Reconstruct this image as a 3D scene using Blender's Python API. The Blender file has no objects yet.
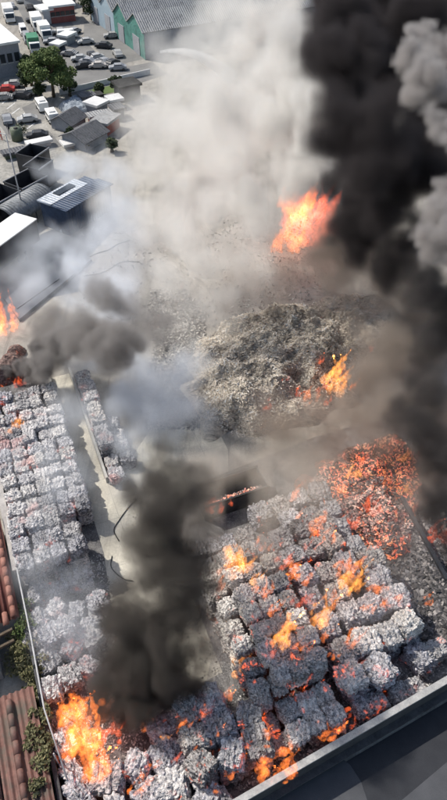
import bpy, bmesh, math, random
from math import radians as R, sin, cos, pi
from mathutils import Vector, Matrix, noise
random.seed(7)
S = bpy.context.scene
COL = S.collection

# ------------------------------------------------------------------ camera, sky, sun, exposure
CAM_H, PITCH, F = 36.0, R(44), 700.0
cam = bpy.data.cameras.new('camera')
cam.sensor_fit = 'VERTICAL'; cam.sensor_height = 24; cam.lens = 24*F/800
cam.clip_start = .1; cam.clip_end = 3000
co = bpy.data.objects.new('camera', cam); COL.objects.link(co)
co.location = (0, 0, CAM_H); co.rotation_euler = (R(90)-PITCH, 0, 0)
S.camera = co

SUN_EL, SUN_AZ = R(47), R(-62)          # azimuth measured from +Y towards +X
W = bpy.data.worlds.new('World'); S.world = W; W.use_nodes = True
nt = W.node_tree
sky = nt.nodes.new('ShaderNodeTexSky'); sky.sky_type = 'NISHITA'; sky.sun_disc = False
sky.sun_elevation = SUN_EL; sky.sun_rotation = SUN_AZ; sky.air_density = 1.2; sky.dust_density = 2.0
bgn = nt.nodes['Background']; bgn.inputs[1].default_value = .12
nt.links.new(sky.outputs[0], bgn.inputs[0])
sl = bpy.data.lights.new('sun', 'SUN'); sl.energy = 4.4; sl.angle = R(.5); sl.color = (1, .95, .87)
so = bpy.data.objects.new('sun', sl); COL.objects.link(so)
sd = Vector((sin(SUN_AZ)*cos(SUN_EL), cos(SUN_AZ)*cos(SUN_EL), sin(SUN_EL)))
so.rotation_euler = sd.to_track_quat('Z', 'Y').to_euler(); so.location = sd*100
S.view_settings.view_transform = 'Standard'; S.view_settings.look = 'None'
S.view_settings.exposure = 0.15; S.view_settings.gamma = 1; S.view_settings.use_curve_mapping = False
S.render.engine = 'CYCLES'
cy = S.cycles
cy.volume_bounces = 3; cy.max_bounces = 8; cy.diffuse_bounces = 2; cy.glossy_bounces = 2
cy.transparent_max_bounces = 24; cy.volume_step_rate = 1.25; cy.volume_max_steps = 256
cy.use_denoising = True; cy.sample_clamp_indirect = 4; cy.sample_clamp_direct = 12
cy.adaptive_threshold = 0.035

# ------------------------------------------------------------------ coordinates
def at(px, py, z=0.0):
    """the place in the yard that the photograph shows at that spot, at height z"""
    a = (px-223.5)/F; v = (py-400)/F
    t = (CAM_H-z)/(sin(PITCH)+cos(PITCH)*v)
    return Vector((a*t, (cos(PITCH)-sin(PITCH)*v)*t, z))
def dep(px, py, z=0.0):
    return (CAM_H-z)/(sin(PITCH)+cos(PITCH)*(py-400)/F)
TH = R(21)
YW = Vector((cos(TH), sin(TH), 0)); YU = Vector((sin(TH), -cos(TH), 0))
def yd(s, t, z=0.0):
    """yard frame: s across the rows, t along them (growing towards the street)"""
    p = YW*s + YU*t; return Vector((p.x, p.y, z))

# ------------------------------------------------------------------ materials
class NB:
    def __init__(self, name):
        m = bpy.data.materials.new(name); m.use_nodes = True; self.m = m; self.t = m.node_tree
        self.b = self.t.nodes['Principled BSDF']; self.o = self.t.nodes['Material Output']
    def n(self, typ, **kw):
        x = self.t.nodes.new(typ)
        for k, v in kw.items():
            if isinstance(k, str) and hasattr(x, k): setattr(x, k, v)
            else: x.inputs[k].default_value = v
        return x
    def l(self, a, b): self.t.links.new(a, b)
    def pos(self): return self.n('ShaderNodeNewGeometry').outputs['Position']
    def noise(self, vec, scale, detail=4, rough=.55, dist=0.0):
        x = self.n('ShaderNodeTexNoise'); x.inputs['Scale'].default_value = scale
        x.inputs['Detail'].default_value = detail; x.inputs['Roughness'].default_value = rough
        x.inputs['Distortion'].default_value = dist; self.l(vec, x.inputs['Vector']); return x.outputs['Fac']
    def ramp(self, fac, stops):
        r = self.n('ShaderNodeValToRGB'); e = r.color_ramp.elements
        while len(e) < len(stops): e.new(.5)
        for i, (p, c) in enumerate(stops):
            e[i].position = p; e[i].color = (*(c if hasattr(c, '__len__') else (c, c, c)), 1)
        self.l(fac, r.inputs[0]); return r.outputs[0]
    def mix(self, fac, a, b, mode='MIX'):
        x = self.n('ShaderNodeMix', data_type='RGBA', blend_type=mode)
        for i, v in ((0, fac), (6, a), (7, b)):
            if hasattr(v, 'links'): self.l(v, x.inputs[i])
            elif i == 0: x.inputs[0].default_value = v
            else: x.inputs[i].default_value = (*v, 1)
        return x.outputs[2]
    def math(self, op, a, b=0.0, clamp=False):
        x = self.n('ShaderNodeMath', operation=op, use_clamp=clamp)
        for i, v in ((0, a), (1, b)):
            if hasattr(v, 'links'): self.l(v, x.inputs[i])
            else: x.inputs[i].default_value = v
        return x.outputs[0]
    def bump(self, h, strength=.4, dist=.05):
        x = self.n('ShaderNodeBump'); x.inputs['Strength'].default_value = strength; x.inputs['Distance'].default_value = dist
        self.l(h, x.inputs['Height']); self.l(x.outputs[0], self.b.inputs['Normal'])
    def base(self, c, rough=.85):
        if hasattr(c, 'links'): self.l(c, self.b.inputs['Base Color'])
        else: self.b.inputs['Base Color'].default_value = (*c, 1)
        self.b.inputs['Roughness'].default_value = rough; return self.m

def rough_mat(name, c1, c2, scale=1.5, fine=14, rough=.85, bump=.3, metal=0.0, rust=None, ribs=0.0):
    k = NB(name); p = k.pos()
    a = k.noise(p, scale, 6, .65); b = k.noise(p, fine, 4, .6)
    f = k.math('ADD', k.math('MULTIPLY', a, .65), k.math('MULTIPLY', b, .35))
    c = k.ramp(f, [(.34, c1), (.64, c2)])
    if rust:
        c = k.mix(k.ramp(k.noise(p, scale*.7, 5, .7), [(.52, 0), (.66, 1)]), c, rust)
    k.base(c, rough); k.b.inputs['Metallic'].default_value = metal
    if ribs:
        tc = k.n('ShaderNodeTexCoord'); wv = k.n('ShaderNodeTexWave'); wv.bands_direction = 'X'; wv.inputs['Scale'].default_value = ribs; k.l(tc.outputs['Object'], wv.inputs[0])
        b = k.math('ADD', k.math('MULTIPLY', wv.outputs['Fac'], 2.0), b); bump = .8
        st = k.ramp(k.noise(p, 1.1, 6, .75, 1.5), [(.50, 0), (.62, .6)]); k.base(k.mix(st, c, tuple(q*.35 for q in c1)), rough)
    k.bump(b, bump, .05 if ribs else .03)
    return k.m

M = {}
M['tarmac'] = rough_mat('dark tarmac', (.018, .019, .024), (.032, .034, .04), .8, 30, .9)
M['tarmac_pale'] = rough_mat('lighter tarmac', (.05, .052, .058), (.08, .082, .09), .6, 30, .9)
M['lot'] = rough_mat('stained concrete', (.12, .118, .11), (.42, .40, .36), .35, 3, .92)
M['shade_tone'] = rough_mat('painted bluish shade', (.03, .035, .045), (.10, .11, .13), .6, 7, .5)  # dark bluish colour standing for cast shade on the ground; platform shares it
M['road'] = rough_mat('dusty road', (.13, .128, .125), (.22, .215, .205), .2, 8, .92)
M['kerb'] = rough_mat('kerb concrete', (.35, .34, .32), (.5, .49, .46), 1, 12, .9)
M['coping'] = rough_mat('sooty pale coping', (.22, .22, .22), (.48, .47, .45), 1.8, 12, .9)
M['wall_dark'] = rough_mat('sooty blockwork', (.035, .035, .038), (.09, .09, .092), 1.2, 9, .9)
M['fence_wall'] = rough_mat('pale plaster', (.28, .26, .25), (.5, .47, .44), 1.5, 10, .9)
M['rail'] = rough_mat('grey rail', (.3, .3, .3), (.5, .5, .5), 2, 9, .6)
M['red_roof'] = rough_mat('rusty red sheet', (.10, .03, .022), (.22, .075, .055), .9, 6, .7, .2, 0, (.12, .07, .05))
M['clay'] = rough_mat('clay ridge tile', (.17, .065, .045), (.34, .16, .12), 2.5, 12, .8)
M['brown_roof'] = rough_mat('weathered red sheet', (.085, .04, .032), (.21, .105, .085), .8, 7, .75, .2, 0, (.09, .075, .06))
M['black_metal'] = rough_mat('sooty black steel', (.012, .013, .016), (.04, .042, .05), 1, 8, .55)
M['charred'] = rough_mat('charred black', (.012, .012, .012), (.05, .048, .045), 2, 8, .95)
M['blue_roof'] = rough_mat('pale blue steel roof', (.33, .38, .45), (.55, .58, .62), .8, 6, .5, ribs=.9)
M['blue_side'] = rough_mat('blue steel', (.018, .035, .075), (.05, .08, .14), .7, 6, .6, ribs=.9)
M['white_metal'] = rough_mat('white painted metal', (.62, .62, .6), (.8, .8, .78), .8, 6, .5)
M['grey_sheet'] = rough_mat('grey sheet', (.14, .15, .16), (.26, .27, .28), .6, 5, .55, ribs=.9)
M['roof_grey'] = rough_mat('grey sheet roof', (.25, .25, .25), (.36, .36, .36), .3, 4, .7, ribs=.9)
M['roof_dark'] = rough_mat('dark slate roof', (.07, .075, .085), (.13, .13, .14), .8, 6, .85, ribs=.9)
M['wall_white'] = rough_mat('white render', (.5, .5, .5), (.7, .69, .67), .5, 5, .9)
M['wall_grey'] = rough_mat('grey render', (.2, .21, .23), (.32, .33, .35), .5, 5, .9)
M['teal'] = rough_mat('teal gable cladding', (.05, .17, .15), (.09, .26, .22), .6, 5, .7, ribs=.9)
M['pale_blue'] = rough_mat('pale blue cladding', (.22, .30, .36), (.32, .40, .46), .6, 5, .7)
M['green_paint'] = rough_mat('green paint', (.03, .16, .08), (.05, .24, .12), 1, 6, .5)
M['red_paint'] = rough_mat('red paint', (.35, .03, .03), (.5, .06, .05), 1, 6, .5)
M['red_brick'] = rough_mat('red fascia', (.22, .06, .05), (.34, .12, .1), 1, 8, .85)
M['tarp'] = rough_mat('greyish blue tarpaulin', (.07, .09, .12), (.34, .38, .42), 1.0, 5, .8, .4)
M['car_pale'] = rough_mat('dusty silver car paint', (.30, .30, .30), (.42, .42, .41), 1, 6, .35)
M['rubber'] = rough_mat('black rubber', (.012, .012, .012), (.03, .03, .03), 3, 9, .85)
M['grassm'] = rough_mat('lawn', (.06, .10, .025), (.12, .17, .05), 1, 9, .95)
M['bark'] = rough_mat('bark', (.06, .045, .03), (.12, .09, .06), 3, 14, .95)
M['olive'] = rough_mat('olive paint', (.06, .08, .05), (.10, .12, .08), 2, 9, .7)
M['skin_dark'] = rough_mat('dark work clothes', (.02, .022, .03), (.05, .05, .06), 3, 12, .9)
M['gravel'] = rough_mat('rubble', (.08, .078, .075), (.42, .40, .37), 3, 16, .95, .6)
def glass_mat():
    k = NB('dark window glass'); k.base((.03, .035, .04), .08); return k.m
M['glass'] = glass_mat()
def leaf_mat(name, a, b):
    k = NB(name); g = k.n('ShaderNodeNewGeometry')
    c = k.ramp(g.outputs['Random Per Island'], [(0, a), (1, b)])
    k.base(c, .8); k.b.inputs['Specular IOR Level'].default_value = .25; return k.m
M['leaf'] = leaf_mat('leaves', (.05, .085, .025), (.16, .20, .07))
M['leaf_dry'] = leaf_mat('scrub leaves', (.08, .085, .035), (.24, .22, .12))
M['leaf_dark'] = leaf_mat('dark leaves', (.02, .035, .015), (.06, .08, .035))

def ground_mat():
    k = NB('dusty concrete yard'); p = k.pos()
    big = k.noise(p, .11, 6, .6, .6); mid = k.noise(p, .7, 6, .65, .4); fine = k.noise(p, 9, 4, .6)
    c = k.ramp(mid, [(.30, (.235, .22, .19)), (.62, (.40, .375, .33))])
    c = k.mix(k.ramp(big, [(.46, 0), (.60, .6)]), c, (.27, .25, .23))
    c = k.mix(k.ramp(k.noise(p, .35, 8, .75, 1.2), [(.56, 0), (.68, .75)]), c, (.11, .105, .10))
    c = k.mix(k.ramp(fine, [(.35, .35), (.6, 0)]), c, (.15, .14, .13))
    tr_ = k.n('ShaderNodeMapping'); tr_.inputs['Rotation'].default_value = (0, 0, R(-50)); tr_.inputs['Scale'].default_value = (1.4, .15, 1); k.l(p, tr_.inputs[0])
    c = k.mix(k.ramp(k.noise(tr_.outputs[0], .8, 6, .75, .6), [(.50, 0), (.62, .55)]), c, (.14, .13, .12))
    k.base(c, .93); k.bump(fine, .3, .03); return k.m
M['ground'] = ground_mat()
def slab_mat():
    k = NB('pale concrete slab'); p = k.pos()
    mid = k.noise(p, .5, 6, .65, .5); fine = k.noise(p, 7, 4, .6)
    c = k.ramp(mid, [(.3, (.43, .40, .335)), (.62, (.60, .565, .475))])
    c = k.mix(k.ramp(k.noise(p, .9, 8, .8, 1), [(.57, 0), (.7, .6)]), c, (.2, .19, .175))
    c = k.mix(k.ramp(fine, [(.35, .25), (.6, 0)]), c, (.2, .18, .16))
    mp = k.n('ShaderNodeMapping'); mp.inputs['Rotation'].default_value = (0, 0, -TH); k.l(p, mp.inputs[0])
    br = k.n('ShaderNodeTexBrick'); br.offset = 0; br.inputs['Scale'].default_value = 1; br.inputs['Mortar Size'].default_value = .012
    br.inputs['Brick Width'].default_value = 3.4; br.inputs['Row Height'].default_value = 3.4; k.l(mp.outputs[0], br.inputs['Vector'])
    c = k.mix(k.math('MULTIPLY', br.outputs['Fac'], .55), c, (.14, .13, .12))
    tr_ = k.n('ShaderNodeMapping'); tr_.inputs['Rotation'].default_value = (0, 0, -TH); tr_.inputs['Scale'].default_value = (1.6, .12, 1); k.l(p, tr_.inputs[0])
    c = k.mix(k.ramp(k.noise(tr_.outputs[0], 1.2, 5, .7, .3), [(.52, 0), (.68, .45)]), c, (.20, .185, .165))
    k.base(c, .92); k.bump(fine, .2, .02); return k.m
M['slab'] = slab_mat()
def ash_mat():
    k = NB('ash and char on the ground'); p = k.pos()
    mid = k.noise(p, .8, 8, .7, .8); fine = k.noise(p, 12, 5, .7)
    c = k.ramp(mid, [(.32, (.035, .035, .038)), (.5, (.12, .115, .115)), (.7, (.30, .29, .28))])
    c = k.mix(k.ramp(fine, [(.5, 0), (.68, .55)]), c, (.45, .44, .43))
    k.base(c, .95); k.bump(fine, .7, .05); return k.m
M['ash'] = ash_mat()

def bale_mat(name, lo, mid_, hi, glow=0.0, seed=0.0, pink=0.0, soot=.5):
    k = NB(name); p = k.pos()
    oi = k.n('ShaderNodeObjectInfo')
    warp = k.n('ShaderNodeMapping'); warp.inputs['Location'].default_value = (seed, seed*2, 0)
    warp.inputs['Scale'].default_value = (1, 1, 1.9); k.l(p, warp.inputs[0]); q = warp.outputs[0]
    v = k.n('ShaderNodeTexVoronoi', feature='DISTANCE_TO_EDGE'); v.inputs['Scale'].default_value = 5.5
    nz = k.n('ShaderNodeTexNoise'); nz.inputs['Scale'].default_value = 5; nz.inputs['Detail'].default_value = 3; k.l(q, nz.inputs['Vector'])
    add = k.n('ShaderNodeVectorMath', operation='MULTIPLY_ADD'); k.l(nz.outputs['Color'], add.inputs[0])
    add.inputs[1].default_value = (.5, .5, .5); k.l(q, add.inputs[2]); k.l(add.outputs[0], v.inputs['Vector'])
    a = k.noise(q, 3.4, 5, .72, .8); b = k.noise(q, 8.5, 4, .7, .5)
    f = k.math('ADD', k.math('MULTIPLY', a, .62), k.math('MULTIPLY', b, .38))
    c = k.ramp(f, [(.40, lo), (.485, mid_), (.57, hi)])
    c = k.mix(k.ramp(v.outputs['Distance'], [(0, .6), (.10, 0)]), c, (lo[0]*.5, lo[1]*.5, lo[2]*.5))
    tone = k.ramp(oi.outputs['Random'], [(0, (.45, .45, .47)), (.15, (.66, .66, .70)), (.4, (.96, .95, .99)), (.72, (1.15, 1.13, 1.12)), (1, (.90, .86, .82))])
    c = k.mix(1.0, c, tone, 'MULTIPLY')
    g = k.n('ShaderNodeNewGeometry'); sx = k.n('ShaderNodeSeparateXYZ'); k.l(g.outputs['Normal'], sx.inputs[0])
    ashf = k.math('MULTIPLY', k.ramp(sx.outputs[2], [(.35, 0), (.9, .55)]), k.ramp(b, [(.4, 0), (.58, 1)]))
    c = k.mix(ashf, c, (.66, .63, .60))
    c = k.mix(k.ramp(k.noise(p, .42, 5, .65, .8), [(.54, 0), (.68, soot)]), c, (lo[0]*.55, lo[1]*.54, lo[2]*.53))
    if pink: c = k.mix(k.ramp(k.noise(p, .45, 3, .6), [(.56, 0), (.66, pink)]), c, (.52, .20, .17))
    k.base(c, .95); k.b.inputs['Specular IOR Level'].default_value = .15
    h = k.math('ADD', k.math('MULTIPLY', b, .6), k.ramp(v.outputs['Distance'], [(0, 0), (.12, .5)]))
    k.bump(h, .6, .06)
    if glow:
        e1 = k.ramp(k.noise(p, .8, 3, .6), [(.58, 0), (.66, 1)])
        e2 = k.ramp(k.noise(p, 2.6, 4, .7, .8), [(.50, 0), (.62, 1)])
        e = k.math('MULTIPLY', e1, e2)
        k.b.inputs['Emission Color'].default_value = (1, .13, .025, 1)
        k.l(k.math('MULTIPLY', e, glow), k.b.inputs['Emission Strength'])
    return k.m
M['bale_pale'] = bale_mat('ash covered pale paper bale', (.16, .16, .17), (.48, .47, .47), (.88, .86, .82), .25, 0, .45, .3)
M['bale_blue'] = bale_mat('blue grey paper bale', (.08, .082, .092), (.30, .30, .325), (.70, .69, .71), .5, 3)
M['bale_white'] = bale_mat('burnt white paper bale', (.13, .13, .135), (.54, .52, .49), (.93, .90, .84), 1.2, 7, 0, .55)
M['bale_warm'] = bale_mat('scorched paper bale', (.07, .065, .062), (.28, .26, .245), (.60, .55, .50), 1.4, 11)

def ember_mat(name, amt=1.0):
    k = NB(name); p = k.pos()
    a = k.noise(p, 2.6, 6, .75, .6); b = k.noise(p, 9, 5, .8)
    c = k.ramp(b, [(.36, (.05, .035, .03)), (.5, (.20, .13, .11)), (.66, (.46, .33, .28))])
    c = k.mix(k.ramp(k.noise(p, .9, 5, .7, .8), [(.5, 0), (.6, .8)]), c, (.03, .028, .027))
    k.base(c, .95); k.bump(b, .9, .08)
    e = k.math('MULTIPLY', k.ramp(k.noise(p, .38, 3, .6), [(.44, 0), (.60, 1)]), k.ramp(a, [(.53, 0), (.62, .5), (.74, 1)]))
    col = k.ramp(a, [(.5, (.85, .06, .02)), (.66, (1, .20, .03)), (.76, (1, .42, .08))])
    k.l(col, k.b.inputs['Emission Color']); k.l(k.math('MULTIPLY', e, 1.0*amt), k.b.inputs['Emission Strength'])
    return k.m
M['ember'] = ember_mat('glowing embers')
def waste_mat():
    k = NB('shredded pale waste'); p = k.pos()
    mp = k.n('ShaderNodeMapping'); mp.inputs['Rotation'].default_value = (0, 0, R(-35)); mp.inputs['Scale'].default_value = (.5, 2.0, 1.2)
    k.l(p, mp.inputs[0]); q = mp.outputs[0]
    a = k.noise(q, 1.1, 8, .8, 1.4); b = k.noise(q, 5, 6, .8, .8)
    f = k.math('ADD', k.math('MULTIPLY', a, .5), k.math('MULTIPLY', b, .5))
    c = k.ramp(f, [(.38, (.14, .12, .095)), (.46, (.42, .37, .30)), (.56, (.74, .67, .56))])
    k.base(c, .95); k.bump(b, 1, .15); return k.m
M['waste'] = waste_mat()

def flame_mat(name, core, edge, surf=.5, st=3.0, vol=2.0):
    """burning gas: it glows through its depth, with denser licks on its skin"""
    k = NB(name); k.t.nodes.remove(k.b); p = k.pos()
    mp = k.n('ShaderNodeMapping'); mp.inputs['Scale'].default_value = (2.2, 2.2, .8); k.l(p, mp.inputs[0]); q = mp.outputs[0]
    n1 = k.noise(q, 1.5, 5, .65, .8); n2 = k.noise(q, 5, 4, .7, .4)
    f = k.math('ADD', k.math('MULTIPLY', n1, .6), k.math('MULTIPLY', n2, .4))
    col = k.ramp(f, [(.38, edge), (.60, core)])
    em = k.n('ShaderNodeEmission'); em.inputs['Strength'].default_value = st; k.l(col, em.inputs[0])
    tr = k.n('ShaderNodeBsdfTransparent'); mx = k.n('ShaderNodeMixShader')
    k.l(k.ramp(f, [(.45, 0), (.62, surf)]), mx.inputs[0]); k.l(tr.outputs[0], mx.inputs[1]); k.l(em.outputs[0], mx.inputs[2])
    k.l(mx.outputs[0], k.o.inputs['Surface'])
    ev = k.n('ShaderNodeEmission'); k.l(col, ev.inputs[0])
    k.l(k.math('MULTIPLY', k.ramp(f, [(.42, .0), (.58, 1)]), vol), ev.inputs['Strength'])
    k.l(ev.outputs[0], k.o.inputs['Volume'])
    return k.m
M['flame'] = flame_mat('orange flame', (1, .27, .05), (1, .13, .025), .18, 1.15, 2.1)
M['flame_hot'] = flame_mat('yellow flame', (1, .42, .085), (1, .20, .035), .2, 1.4, 2.3)
M['flame_red'] = flame_mat('red flame', (1, .17, .05), (.9, .055, .02), .14, 1.0, 1.9)

# ------------------------------------------------------------------ mesh helpers
def link(name, me, m=None, parent=None, loc=(0, 0, 0), rz=0.0):
    o = bpy.data.objects.new(name, me); COL.objects.link(o)
    if m is not None and me is not None:
        me.materials.clear()
        for q in (m if isinstance(m, (list, tuple)) else [m]): me.materials.append(q)
    o.location = loc; o.rotation_euler = (0, 0, rz)
    if parent: o.parent = parent
    return o
def tag(o, label, cat, group=None, kind=None):
    if kind: o['kind'] = kind
    if label: o['label'] = label
    if cat: o['category'] = cat
    if group: o['group'] = group
    return o
def empty(name, loc, rz=0.0): return link(name, None, None, None, loc, rz)
def mesh(name, vs, fs, smooth=False):
    me = bpy.data.meshes.new(name); me.from_pydata([tuple(v) for v in vs], [], fs); me.update()
    if smooth:
        for p in me.polygons: p.use_smooth = True
    return me
class MB:
    def __init__(self): self.v = []; self.f = []
    def add(self, vs, fs):
        n = len(self.v); self.v += [tuple(v) for v in vs]; self.f += [tuple(i+n for i in f) for f in fs]; return self
    def box(self, x0, x1, y0, y1, z0, z1):
        return self.add([(x0,y0,z0),(x1,y0,z0),(x1,y1,z0),(x0,y1,z0),(x0,y0,z1),(x1,y0,z1),(x1,y1,z1),(x0,y1,z1)],
            [(0,3,2,1),(4,5,6,7),(0,1,5,4),(1,2,6,5),(2,3,7,6),(3,0,4,7)])
    def prism(self, poly, z0, z1):
        n = len(poly)
        return self.add([(x,y,z0) for x,y in poly]+[(x,y,z1) for x,y in poly],
            [tuple(range(n))[::-1], tuple(range(n, 2*n))]+[(i,(i+1)%n,n+(i+1)%n,n+i) for i in range(n)])
    def bar(self, a, b, r, n=8, r2=None):
        a, b = Vector(a), Vector(b); d = (b-a).normalized(); x = d.orthogonal().normalized(); y = d.cross(x)
        r2 = r if r2 is None else r2
        vs = [a+(x*cos(2*pi*i/n)+y*sin(2*pi*i/n))*r for i in range(n)]+[b+(x*cos(2*pi*i/n)+y*sin(2*pi*i/n))*r2 for i in range(n)]
        return self.add(vs, [tuple(range(n))[::-1], tuple(range(n, 2*n))]+[(i,(i+1)%n,n+(i+1)%n,n+i) for i in range(n)])
    def tube(self, pts, rad, n=7):
        pts = [Vector(p) for p in pts]; m = len(pts); vs = []; fs = []
        for i, p in enumerate(pts):
            d = (pts[min(i+1, m-1)]-pts[max(i-1, 0)]).normalized()
            x = d.cross(Vector((0, 0, 1)))
            if x.length < 1e-3: x = Vector((1, 0, 0))
            x.normalize(); y = d.cross(x); r = rad[i] if hasattr(rad, '__len__') else rad
            vs += [p+(x*cos(2*pi*k/n)+y*sin(2*pi*k/n))*r for k in range(n)]
        for i in range(m-1):
            fs += [(i*n+k, i*n+(k+1)%n, (i+1)*n+(k+1)%n, (i+1)*n+k) for k in range(n)]
        fs += [tuple(range(n))[::-1], tuple(range((m-1)*n, m*n))]
        return self.add(vs, fs)
    def build(self, name, m, parent=None, smooth=False, loc=(0, 0, 0), rz=0.0, bevel=0.0):
        o = link(name, mesh(name, self.v, self.f, smooth), m, parent, loc, rz)
        if bevel:
            b = o.modifiers.new('b', 'BEVEL'); b.width = bevel; b.segments = 2; b.limit_method = 'ANGLE'
        return o
def sheet(name, poly, z, m, kind='structure', sub=0):
    me = mesh(name, [(p[0], p[1], z) for p in poly], [tuple(range(len(poly)))])
    if me.polygons[0].normal.z < 0: me.flip_normals()
    o = link(name, me, m); o['kind'] = kind; return o
ORD = ['', 'first', 'second', 'third', 'fourth', 'fifth', 'sixth', 'seventh', 'eighth', 'ninth', 'tenth', 'eleventh', 'twelfth',
       'thirteenth', 'fourteenth', 'fifteenth', 'sixteenth', 'seventeenth', 'eighteenth', 'nineteenth', 'twentieth']

# ------------------------------------------------------------------ ground
sheet('ground', [(-900, -300), (900, -300), (900, 1600), (-900, 1600)], 0, M['ground'])
P2 = lambda px, py: at(px, py).to_2d()
sheet('yard_pavement', [P2(80, 640), P2(75, 540), P2(72, 480), P2(118, 478), P2(150, 430), P2(205, 405), P2(228, 450), P2(230, 560), P2(205, 690), P2(120, 700)], .008, M['slab'])
sheet('loading_lane', [yd(1.95, -41.8), yd(3.3, -41.8), yd(3.3, -30.4), yd(2.6, -24.0), yd(1.95, -24.0)], .012, M['slab'])
ash_poly = [yd(5.9, -26.5), yd(9, -28), yd(18, -29), yd(27, -29), yd(27, -10.6), yd(15.4, -10.55), yd(4.2, -9.3), yd(-3.0, -9.0), yd(-3.0, -14.5), yd(5.9, -15.5)]
sheet('ash_covered_ground', ash_poly, .016, M['ash'])
sheet('ash_covered_ground', [yd(-3.0, -44), yd(1.85, -44), yd(1.85, -25), yd(.6, -15), yd(-3.0, -14.6)], .016, M['ash'])
# street below the wall
A, B = at(225, 821), at(470, 677)
wd = (B-A).normalized(); wn = Vector((wd.y, -wd.x, 0))
A0 = A-wd*4; B0 = B+wd*25
sheet('street', [A0+wn*.45, B0+wn*.45, B0+wn*30, A0+wn*30], .020, M['tarmac'])
arc = [at(333, 752), at(350, 765), at(361, 782), at(368, 803), at(372, 840), at(250, 840), at(262, 795)]  # outline of a lighter tarmac area left of the curve
sheet('lighter_tarmac', [p.to_2d() for p in arc], .026, M['tarmac_pale'])
sheet('lighter_tarmac', [at(395, 806).to_2d(), at(447, 762).to_2d(), at(520, 720).to_2d(), at(520, 860).to_2d(), at(400, 860).to_2d()], .026, M['tarmac_pale'])
sheet('ground_shade', [P2(-30, 330), P2(-30, 268), P2(46, 232), P2(112, 208), P2(118, 226), P2(84, 262), P2(78, 292), P2(40, 300), P2(12, 322)], .014, M['shade_tone'])  # shadow of trailer and smoke, painted as a dark bluish sheet
# outer roads
sheet('road', [P2(8, -12), P2(52, -14), P2(76, 30), P2(112, 70), P2(152, 62), P2(168, 74), P2(96, 98), P2(60, 92)], .012, M['road'])
sheet('forecourt', [P2(-30, 92), P2(36, 90), P2(66, 140), P2(84, 170), P2(30, 215), P2(-40, 240)], .010, M['lot'])
for q_ in ([(-5, 118), (8, 112), (24, 128), (10, 140)], [(22, 108), (34, 102), (46, 118), (34, 126)], [(26, 136), (48, 130), (62, 146), (40, 156)]):
    sheet('tarmac_patch', [P2(*k_) for k_ in q_], .016, M['road'])
sheet('dirt_lot', [P2(84, 22), P2(106, 18), P2(134, 46), P2(148, 58), P2(112, 66), P2(84, 36)], .014, M['road'])

# ------------------------------------------------------------------ boundary walls
def wall_between(name, a, b, th, h, m, cap=None, label=None, caph=.12, over=.06):
    a, b = Vector(a), Vector(b); d = (b-a); L = d.length; rz = math.atan2(d.y, d.x)
    r = empty(name, (a.x, a.y, 0), rz)
    MB().box(0, L, -th/2, th/2, 0, h).build('wall_body', m, r)
    if cap: MB().box(-over, L+over, -th/2-over, th/2+over, h, h+caph).build('coping', cap, r)
    tag(r, label, 'wall'); return r
ww = wall_between('boundary_wall', A0+wn*0.0, B0, .26, 1.7, M['wall_dark'], M['coping'], 'long sooty wall with pale coping between the burning bales and the dark street',   .12, .03)
wl = (B0-A0).length
MB().box(0, wl, -.45, -.135, .5, .62).build('ledge', M['wall_dark'], ww)
fa, fb = yd(-3.15, -47), yd(-3.15, -24.6)
wall_between('boundary_wall', fa, fb, .3, 1.5, M['fence_wall'], M['fence_wall'], 'pale plaster wall between the red roofs and the left field of bales', .1, .04)
wall_between('boundary_wall', yd(-3.15, -24.5), yd(-3.25, -9.2), .2, 1.1, M['wall_dark'], None, 'low dark wall behind the scrub beside the lower red roof')
r = empty('handrail', yd(-3.05, -24.4, 0))
mb = MB(); mb.tube([yd(-3.0, -28, 2.2)-r.location, yd(-3.02, -24, 2.2)-r.location, yd(-3.0, -20, 2.15)-r.location, yd(-3.05, -16, 2.1)-r.location, yd(-2.7, -12.6, 1.6)-r.location], .045)
mb.build('top_rail', M['rail'], r, True)
for t in (-27.5, -24, -20.5, -17, -13.8):
    MB().bar(yd(-3.02, t, 0)-r.location, yd(-3.02, t, 2.12)-r.location, .04).build('post', M['rail'], r, True)
tag(r, 'thin pale metal handrail along the boundary beside the red roofs', 'handrail')
for s_, lab in ((1.78, 'low pale kerb wall between the left bale field and the pale lane'), (3.42, 'low pale kerb wall between the pale lane and the narrow row of bales')):
    wall_between('kerb_wall', yd(s_, -41.9), yd(s_, -30.2), .16, .55, M['kerb'], None, lab)

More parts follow.
